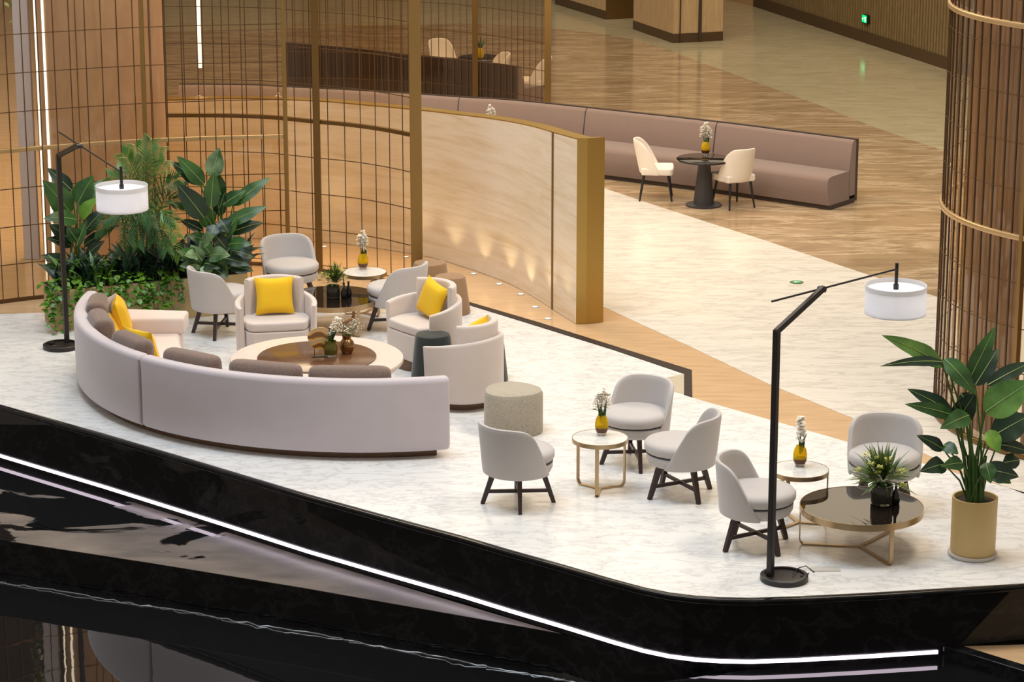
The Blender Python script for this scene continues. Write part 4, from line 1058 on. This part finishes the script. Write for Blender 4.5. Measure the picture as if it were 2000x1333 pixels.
def adopt(c, par):
    bpy.context.view_layer.update(); c.parent = par; c.matrix_parent_inverse = par.matrix_world.inverted()
adopt(g.build('power_cord', M['black_metal']), lm)
g = MB(); g.tube([P(112, 677, .02), P(104, 676, .03), P(98, 678, .02)], .008, 6); g.lathe([(0, 0), (.03, 0), (.03, .05), (0, .05)], 10, tuple(P(102, 679, 0)))
adopt(g.build('power_plug', M['black_metal']), lmL)
o = MB().box(tuple(P(1612, 1112, .003)), (.22, .10, .006)).build('floor_socket_cover', M['saucer']); tag(o, 'small square marble floor socket cover beside the right lamp base', 'floor socket')

# ================================================================== PLANTS
def big_leaf(g, rib, a, b, w_, droop, up=None, fold=.25, n=10):
    c = blade(g, a, b, w_ * 1.16, droop, n, fold * .6, up or (0, -.9, .55), .12)
    rib.tube([q for q in c], .0045, 5, .001)
# potted bird of paradise
pc = P(1899, 1085); YB = pc.y
t = thing('potted_plant', pc); tag(t, 'tall broad leaved plant in an ochre pot at the right', 'potted plant')
MB().lathe([(0, .02), (.160, .02), (.172, .05), (.174, .475), (.160, .475), (.156, .44), (.156, .43), (0, .43)], 48).build('pot', M['pot'], t)
MB().lathe([(0, 0), (.175, 0), (.190, .02), (.190, .03), (.165, .03), (0, .028)], 40).build('saucer', M['saucer'], t)
MB().lathe([(0, .43), (.157, .43), (.157, .436), (.08, .45), (0, .452)], 32).build('soil', M['soil'], t)
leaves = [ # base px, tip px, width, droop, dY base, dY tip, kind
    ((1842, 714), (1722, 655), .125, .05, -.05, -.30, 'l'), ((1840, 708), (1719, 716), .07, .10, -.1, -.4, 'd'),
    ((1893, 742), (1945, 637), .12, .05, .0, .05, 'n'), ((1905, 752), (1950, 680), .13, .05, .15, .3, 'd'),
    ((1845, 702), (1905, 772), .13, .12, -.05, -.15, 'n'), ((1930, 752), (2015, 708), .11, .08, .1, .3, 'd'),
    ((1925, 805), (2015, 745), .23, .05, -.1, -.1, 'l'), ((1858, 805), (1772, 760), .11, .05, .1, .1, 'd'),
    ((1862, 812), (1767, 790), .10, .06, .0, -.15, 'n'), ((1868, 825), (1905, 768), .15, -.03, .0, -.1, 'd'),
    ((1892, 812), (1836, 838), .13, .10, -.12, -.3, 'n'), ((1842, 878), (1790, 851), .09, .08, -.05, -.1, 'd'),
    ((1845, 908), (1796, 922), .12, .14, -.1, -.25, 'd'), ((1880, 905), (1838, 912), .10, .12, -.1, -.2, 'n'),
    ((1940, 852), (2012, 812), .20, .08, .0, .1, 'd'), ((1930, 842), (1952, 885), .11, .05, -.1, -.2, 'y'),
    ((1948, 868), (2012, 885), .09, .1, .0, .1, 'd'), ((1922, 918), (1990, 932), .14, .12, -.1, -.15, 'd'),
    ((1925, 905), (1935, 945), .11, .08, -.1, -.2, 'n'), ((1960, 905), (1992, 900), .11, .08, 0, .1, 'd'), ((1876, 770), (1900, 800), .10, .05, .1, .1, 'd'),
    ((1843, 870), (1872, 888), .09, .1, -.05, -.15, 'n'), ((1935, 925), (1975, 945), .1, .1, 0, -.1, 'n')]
gs = {k: MB() for k in 'lndy'}; rib = MB(); st_ = MB(); rnd = random.Random(8)
for (b, tp, w_, dr_, y0, y1, kd) in leaves:
    A = PY(b[0], b[1], YB + y0) - pc; B = PY(tp[0], tp[1], YB + y1) - pc
    big_leaf(gs[kd], rib, A, B, w_, dr_, fold=.25)
    s0_ = Vector((rnd.uniform(-.06, .06), rnd.uniform(-.06, .06), .44)); m_ = s0_.lerp(A, .55); m_.x = s0_.x + (A.x - s0_.x) * .38
    st_.tube([s0_, s0_.lerp(m_, .5), m_, m_.lerp(A, .6), A], .011, 6, .005)
for k in range(7):
    a = k * .9; st_.tube([(cos(a) * .05, sin(a) * .05, .43), (cos(a) * .045, sin(a) * .045, .62), (cos(a) * .07, sin(a) * .06, .80)], .024, 8, .008)
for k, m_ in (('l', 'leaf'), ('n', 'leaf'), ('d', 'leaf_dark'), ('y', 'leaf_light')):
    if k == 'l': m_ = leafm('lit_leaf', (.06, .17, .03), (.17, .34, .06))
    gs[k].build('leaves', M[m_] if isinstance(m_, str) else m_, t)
rib.build('midribs', M['midrib'], t); st_.build('stems', M['stem'], t)

# long planter
pf = [P(108, 648), P(356, 623), P(486, 611)]
pth = [xy(q) for q in pf]; PD = .46; PH = .42
t = thing('long_planter', pf[0]); tag(t, 'long sand coloured planter box in front of the left glass screen', 'planter')
lp2 = [(a - pf[0].x, b - pf[0].y) for a, b in pth]; inn = inset(lp2, .02); bk = inset(lp2, PD)
MB().ribbon(lp2, PD, 0, PH).build('box', M['planter'], t, bevel=.006)
MB().ribbon(inset(lp2, .03), PD - .06, PH - .002, PH + .004).build('soil', M['soil'], t)
for fq in (.33, .8):
    s_ = Vector(lp2[0]).lerp(Vector(lp2[2]), fq)
MB().box((lp2[1][0] * .78, lp2[1][1] * .78 + .0 + (-.003), PH / 2), (.006, .012, PH)).build('panel_seam', M['brass_dark'], t)
def bird(label, base_px, leaves, seed, kinds, zb=PH):
    base = P(base_px[0], base_px[1], PH); t = thing('broad_leaf_plant', base); tag(t, label, 'plant', 'plants growing in the long planter')
    gs = {}; rib = MB(); st_ = MB(); rnd = random.Random(seed)
    for (b, tp, w_, dr_, y0, y1, kd) in leaves:
        A = PY(b[0], b[1], base.y + y0) - base; B = PY(tp[0], tp[1], base.y + y1) - base
        gs.setdefault(kd, MB()); big_leaf(gs[kd], rib, A, B, w_, dr_, fold=.25)
        s0_ = Vector((rnd.uniform(-.08, .08), rnd.uniform(-.05, .05), 0)); m_ = s0_.lerp(A, .5); m_.x = s0_.x + (A.x - s0_.x) * .3
        st_.tube([s0_, m_, m_.lerp(A, .6), A], .011, 6, .005)
    for k, g in gs.items(): g.build('leaves', M[kinds[k]], t)
    rib.build('midribs', M['midrib'], t); st_.build('stems', M['stem'], t); return t
K = {'n': 'leaf', 'd': 'leaf_dark', 'y': 'leaf_light', 's': 'leaf_stripe', 'p': 'leaf_palm'}
bird('dark broad leaved plant rising at the left end of the planter', (150, 545), [((138, 415), (83, 352), .22, .05, 0, -.2, 'n'), ((140, 372), (92, 328), .13, .05, .1, .1, 'd'), ((152, 398), (183, 343), .20, .05, 0, 0, 'n'), ((156, 420), (200, 350), .16, .1, .15, .2, 's'),
    ((150, 430), (84, 428), .15, .12, -.05, -.3, 'n'), ((140, 470), (95, 438), .15, .06, 0, -.1, 'd'), ((158, 425), (192, 385), .12, .1, -.1, -.2, 'y'), ((160, 460), (212, 402), .13, .1, 0, .1, 'd'), ((150, 470), (130, 440), .12, .05, -.1, -.2, 'n'),
    ((165, 480), (215, 450), .10, .1, 0, 0, 'd'), ((140, 480), (90, 465), .10, .1, 0, -.1, 'd'), ((130, 515), (78, 500), .12, .1, -.1, -.3, 'd'), ((135, 530), (80, 520), .11, .1, -.1, -.2, 'n'), ((150, 480), (170, 430), .10, .05, -.1, -.1, 'n'), ((170, 500), (205, 470), .1, .1, -.05, -.1, 'd')], 1, K)
bird('tall broad leaved plant at the right end of the planter', (430, 540), [((415, 345), (428, 288), .17, .03, 0, 0, 's'), ((398, 360), (345, 305), .15, .05, 0, -.1, 'n'), ((390, 358), (332, 315), .13, .07, .1, .0, 'd'), ((412, 405), (418, 335), .15, .03, -.1, -.15, 'n'), ((432, 385), (420, 330), .13, .05, .1, .05, 'n'),
    ((398, 425), (345, 358), .20, .06, -.1, -.2, 'd'), ((436, 400), (480, 372), .13, .06, 0, 0, 'n'), ((455, 400), (529, 347), .13, .05, 0, .1, 'n'), ((415, 440), (385, 400), .17, .05, 0, -.1, 'n'), ((440, 440), (522, 403), .13, .06, -.05, 0, 'n'),
    ((450, 455), (515, 435), .12, .1, 0, .1, 'd'), ((440, 460), (465, 420), .12, .05, -.1, -.1, 'n'), ((448, 478), (492, 478), .13, .15, -.15, -.25, 'n'), ((455, 490), (500, 505), .11, .12, 0, 0, 'd'), ((395, 450), (352, 430), .10, .1, 0, 0, 'd'), ((420, 440), (408, 470), .12, .05, -.15, -.25, 'd'),
    ((440, 505), (490, 520), .11, .1, -.1, -.2, 'd'), ((425, 420), (440, 375), .13, .05, .05, .0, 'd'), ((400, 470), (365, 460), .11, .1, 0, -.1, 'n'), ((430, 430), (448, 455), .14, .08, -.1, -.15, 'd'), ((450, 520), (495, 530), .12, .1, -.1, -.15, 'd'), ((420, 460), (445, 490), .13, .1, -.1, -.1, 'd')], 2, K)
bird('striped leaf plant low at the right of the planter by the grey chair', (395, 552), [((410, 500), (450, 500), .16, .1, -.15, -.35, 's'), ((395, 475), (420, 460), .13, .05, -.1, -.25, 's'), ((385, 505), (345, 490), .13, .12, -.1, -.25, 'n'), ((395, 510), (372, 478), .12, .05, -.1, -.1, 's'), ((390, 520), (350, 520), .11, .15, -.1, -.2, 's'), ((400, 515), (430, 525), .13, .15, -.15, -.3, 'd'), ((405, 520), (400, 545), .11, .1, -.2, -.3, 's'), ((412, 520), (445, 545), .12, .1, -.15, -.3, 'd'), ((385, 500), (360, 500), .11, .1, -.15, -.3, 's'), ((410, 495), (390, 470), .12, .1, 0, 0, 'n')], 3, K)
# palm
base = P(285, 545, PH); t = thing('palm_plant', base); tag(t, 'feathery palm rising in the middle of the planter behind the left lampshade', 'plant', 'plants growing in the long planter')
g = MB(); gd = MB(); st_ = MB(); rnd = random.Random(12)
fr_px = [((240, 300), (270, 345), 0), ((295, 275), (285, 340), 0), ((265, 285), (280, 340), .1), ((215, 345), (260, 380), 0), ((320, 315), (300, 360), 0), ((345, 350), (310, 380), 0), ((200, 375), (250, 400), .1), ((355, 395), (315, 400), 0), ((205, 430), (250, 420), -.2), ((345, 460), (310, 410), -.35), ((295, 440), (275, 400), -.35), ((250, 470), (255, 410), -.3), ((230, 330), (262, 370), .2), ((340, 430), (300, 420), -.2), ((300, 470), (290, 420), -.3), ((215, 400), (255, 410), -.1), ((325, 490), (300, 440), -.35), ((270, 480), (270, 430), -.3), ((360, 365), (320, 390), .15), ((190, 450), (240, 440), -.1), ((235, 500), (260, 450), -.2), ((350, 500), (310, 450), -.2), ((310, 290), (290, 350), .15), ((280, 310), (280, 370), -.05), ((250, 310), (270, 360), -.05)]
for i, (tp, md, dy) in enumerate(fr_px):
    T = PY(tp[0], tp[1], base.y + dy) - base; Mi = PY(md[0], md[1], base.y + dy * .4) - base; S = Vector((rnd.uniform(-.08, .08), rnd.uniform(-.06, .06), 0))
    pts = cr([tuple(S), tuple(Mi * .55 + S * .2), tuple(Mi), tuple(Mi.lerp(T, .55) + Vector((0, 0, .03))), tuple(T)], 6)
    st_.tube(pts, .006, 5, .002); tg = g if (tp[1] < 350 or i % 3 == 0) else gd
    k0 = int(len(pts) * .35)
    for j in range(k0, len(pts)):
        p_ = Vector(pts[j]); d_ = (Vector(pts[min(j + 1, len(pts) - 1)]) - Vector(pts[j - 1])).normalized(); f_ = (j - k0) / (len(pts) - k0)
        ln = .17 * (1 - .6 * abs(f_ - .3)); sd = d_.cross(Vector((0, -.8, .4))).normalized()
        for s_ in (-1, 1):
            for h_ in (0, .25):
                q_ = p_ + d_ * (.018 * h_ * 2); e_ = q_ + (sd * s_ * .8 + d_ * .75 + Vector((0, 0, -.28))).normalized() * ln * rnd.uniform(.85, 1.1)
                blade(tg, q_, e_, .0115, .05, 3)
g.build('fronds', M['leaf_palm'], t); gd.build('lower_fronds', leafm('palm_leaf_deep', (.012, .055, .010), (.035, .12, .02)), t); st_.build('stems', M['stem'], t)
# trailing pothos
def pothos(label, px0, px1, seed, n, hang, m='leaf_pothos', dens=.35, name='trailing_vine'):
    rnd = random.Random(seed); A = Vector(pth[0] + (0,)); B = Vector(pth[1] + (0,))
    def fp(px):
        f_ = (px - 108) / (356 - 108); q = A.lerp(B, f_); return q
    base = fp((px0 + px1) / 2) + Vector((.0, .2, PH)); t = thing(name, base); tag(t, label, 'plant', 'trailing vines on the planter')
    g = MB(); v = MB(); dn = (B - A).normalized(); nr = Vector((-dn.y, dn.x, 0))
    for k in range(n):
        px = px0 + (px1 - px0) * (k + rnd.random()) / n; s = fp(px) + nr * rnd.uniform(.08, .25) + Vector((0, 0, PH + .02)); ln = hang(px) * rnd.uniform(.1, 1.0)
        e0 = fp(px + rnd.uniform(-6, 6)) - nr * rnd.uniform(.02, .05) + Vector((0, 0, PH + rnd.uniform(.02, .06)))
        pts = [s, s.lerp(e0, .5) + Vector((0, 0, .06)), e0]; z = PH; cur = e0.copy()
        while PH - cur.z < ln and cur.z > .03:
            cur = cur + Vector((rnd.uniform(-.025, .025), -abs(rnd.uniform(-.006, .006)), -.05)); pts.append(cur.copy())
        v.tube([p_ - base for p_ in pts], .003, 4)
        for p_ in pts:
            for j in range(2 if rnd.random() < dens else 1):
                a = rnd.uniform(0, 6.28); d_ = Vector((cos(a) * .7, -abs(sin(a)) * .5 - .2, rnd.uniform(-.9, .3))).normalized(); sz = rnd.uniform(.05, .085)
                q_ = p_ + Vector((rnd.uniform(-.03, .03), rnd.uniform(-.04, 0), rnd.uniform(-.02, .03)))
                blade(g, q_ - base, q_ - base + d_ * sz, sz * .78, .06, 4, .15)
    g.build('leaves', M[m], t); v.build('stems', M['stem'], t)
hg = lambda px: .40 if px < 160 else (.10 if px < 200 else (.30 if px < 260 else .42))
pothos('bright trailing vine hanging over the left corner of the planter', 92, 165, 21, 12, hg)
pothos('short vine leaves along the planter rim above the sofa end', 165, 235, 22, 7, hg)
pothos('trailing vine hanging over the middle of the planter front', 225, 300, 23, 8, hg)
pothos('long trailing vine hanging over the planter behind the sofa armrest', 290, 358, 24, 8, hg)
# low understory plants
def understory(label, px0, px1, seed, m, n=70, ln=(.16, .30), wd=(.03, .05), zt=0):
    rnd = random.Random(seed); A = Vector(pth[0] + (0,)); B = Vector(pth[2] + (0,)); q = lambda px: A.lerp(B, (px - 108) / (486 - 108))
    base = q((px0 + px1) / 2) + Vector((0, .23, PH)); t = thing('low_foliage_plant', base); tag(t, label, 'plant', 'low plants filling the planter')
    g = MB(); s = MB()
    for k in range(n):
        p_ = q(px0 + (px1 - px0) * rnd.random()) + Vector((rnd.uniform(-.03, .03), rnd.uniform(.05, .38), PH + rnd.uniform(0, .12))) - base
        a = rnd.uniform(0, 6.28); el = rnd.uniform(.3, 1.3); d_ = Vector((cos(a) * cos(el), sin(a) * cos(el), sin(el))); l_ = rnd.uniform(*ln)
        blade(g, p_, p_ + d_ * l_, rnd.uniform(*wd), .12, 6, .2, None, .2); s.tube([p_ - Vector((0, 0, p_.z)), p_], .003, 4)
    g.build('leaves', M[m], t); s.build('stems', M['stem'], t)
understory('bird nest fern with wavy leaves at the left of the planter', 120, 230, 31, 'leaf_palm', 60, (.18, .34), (.04, .07))
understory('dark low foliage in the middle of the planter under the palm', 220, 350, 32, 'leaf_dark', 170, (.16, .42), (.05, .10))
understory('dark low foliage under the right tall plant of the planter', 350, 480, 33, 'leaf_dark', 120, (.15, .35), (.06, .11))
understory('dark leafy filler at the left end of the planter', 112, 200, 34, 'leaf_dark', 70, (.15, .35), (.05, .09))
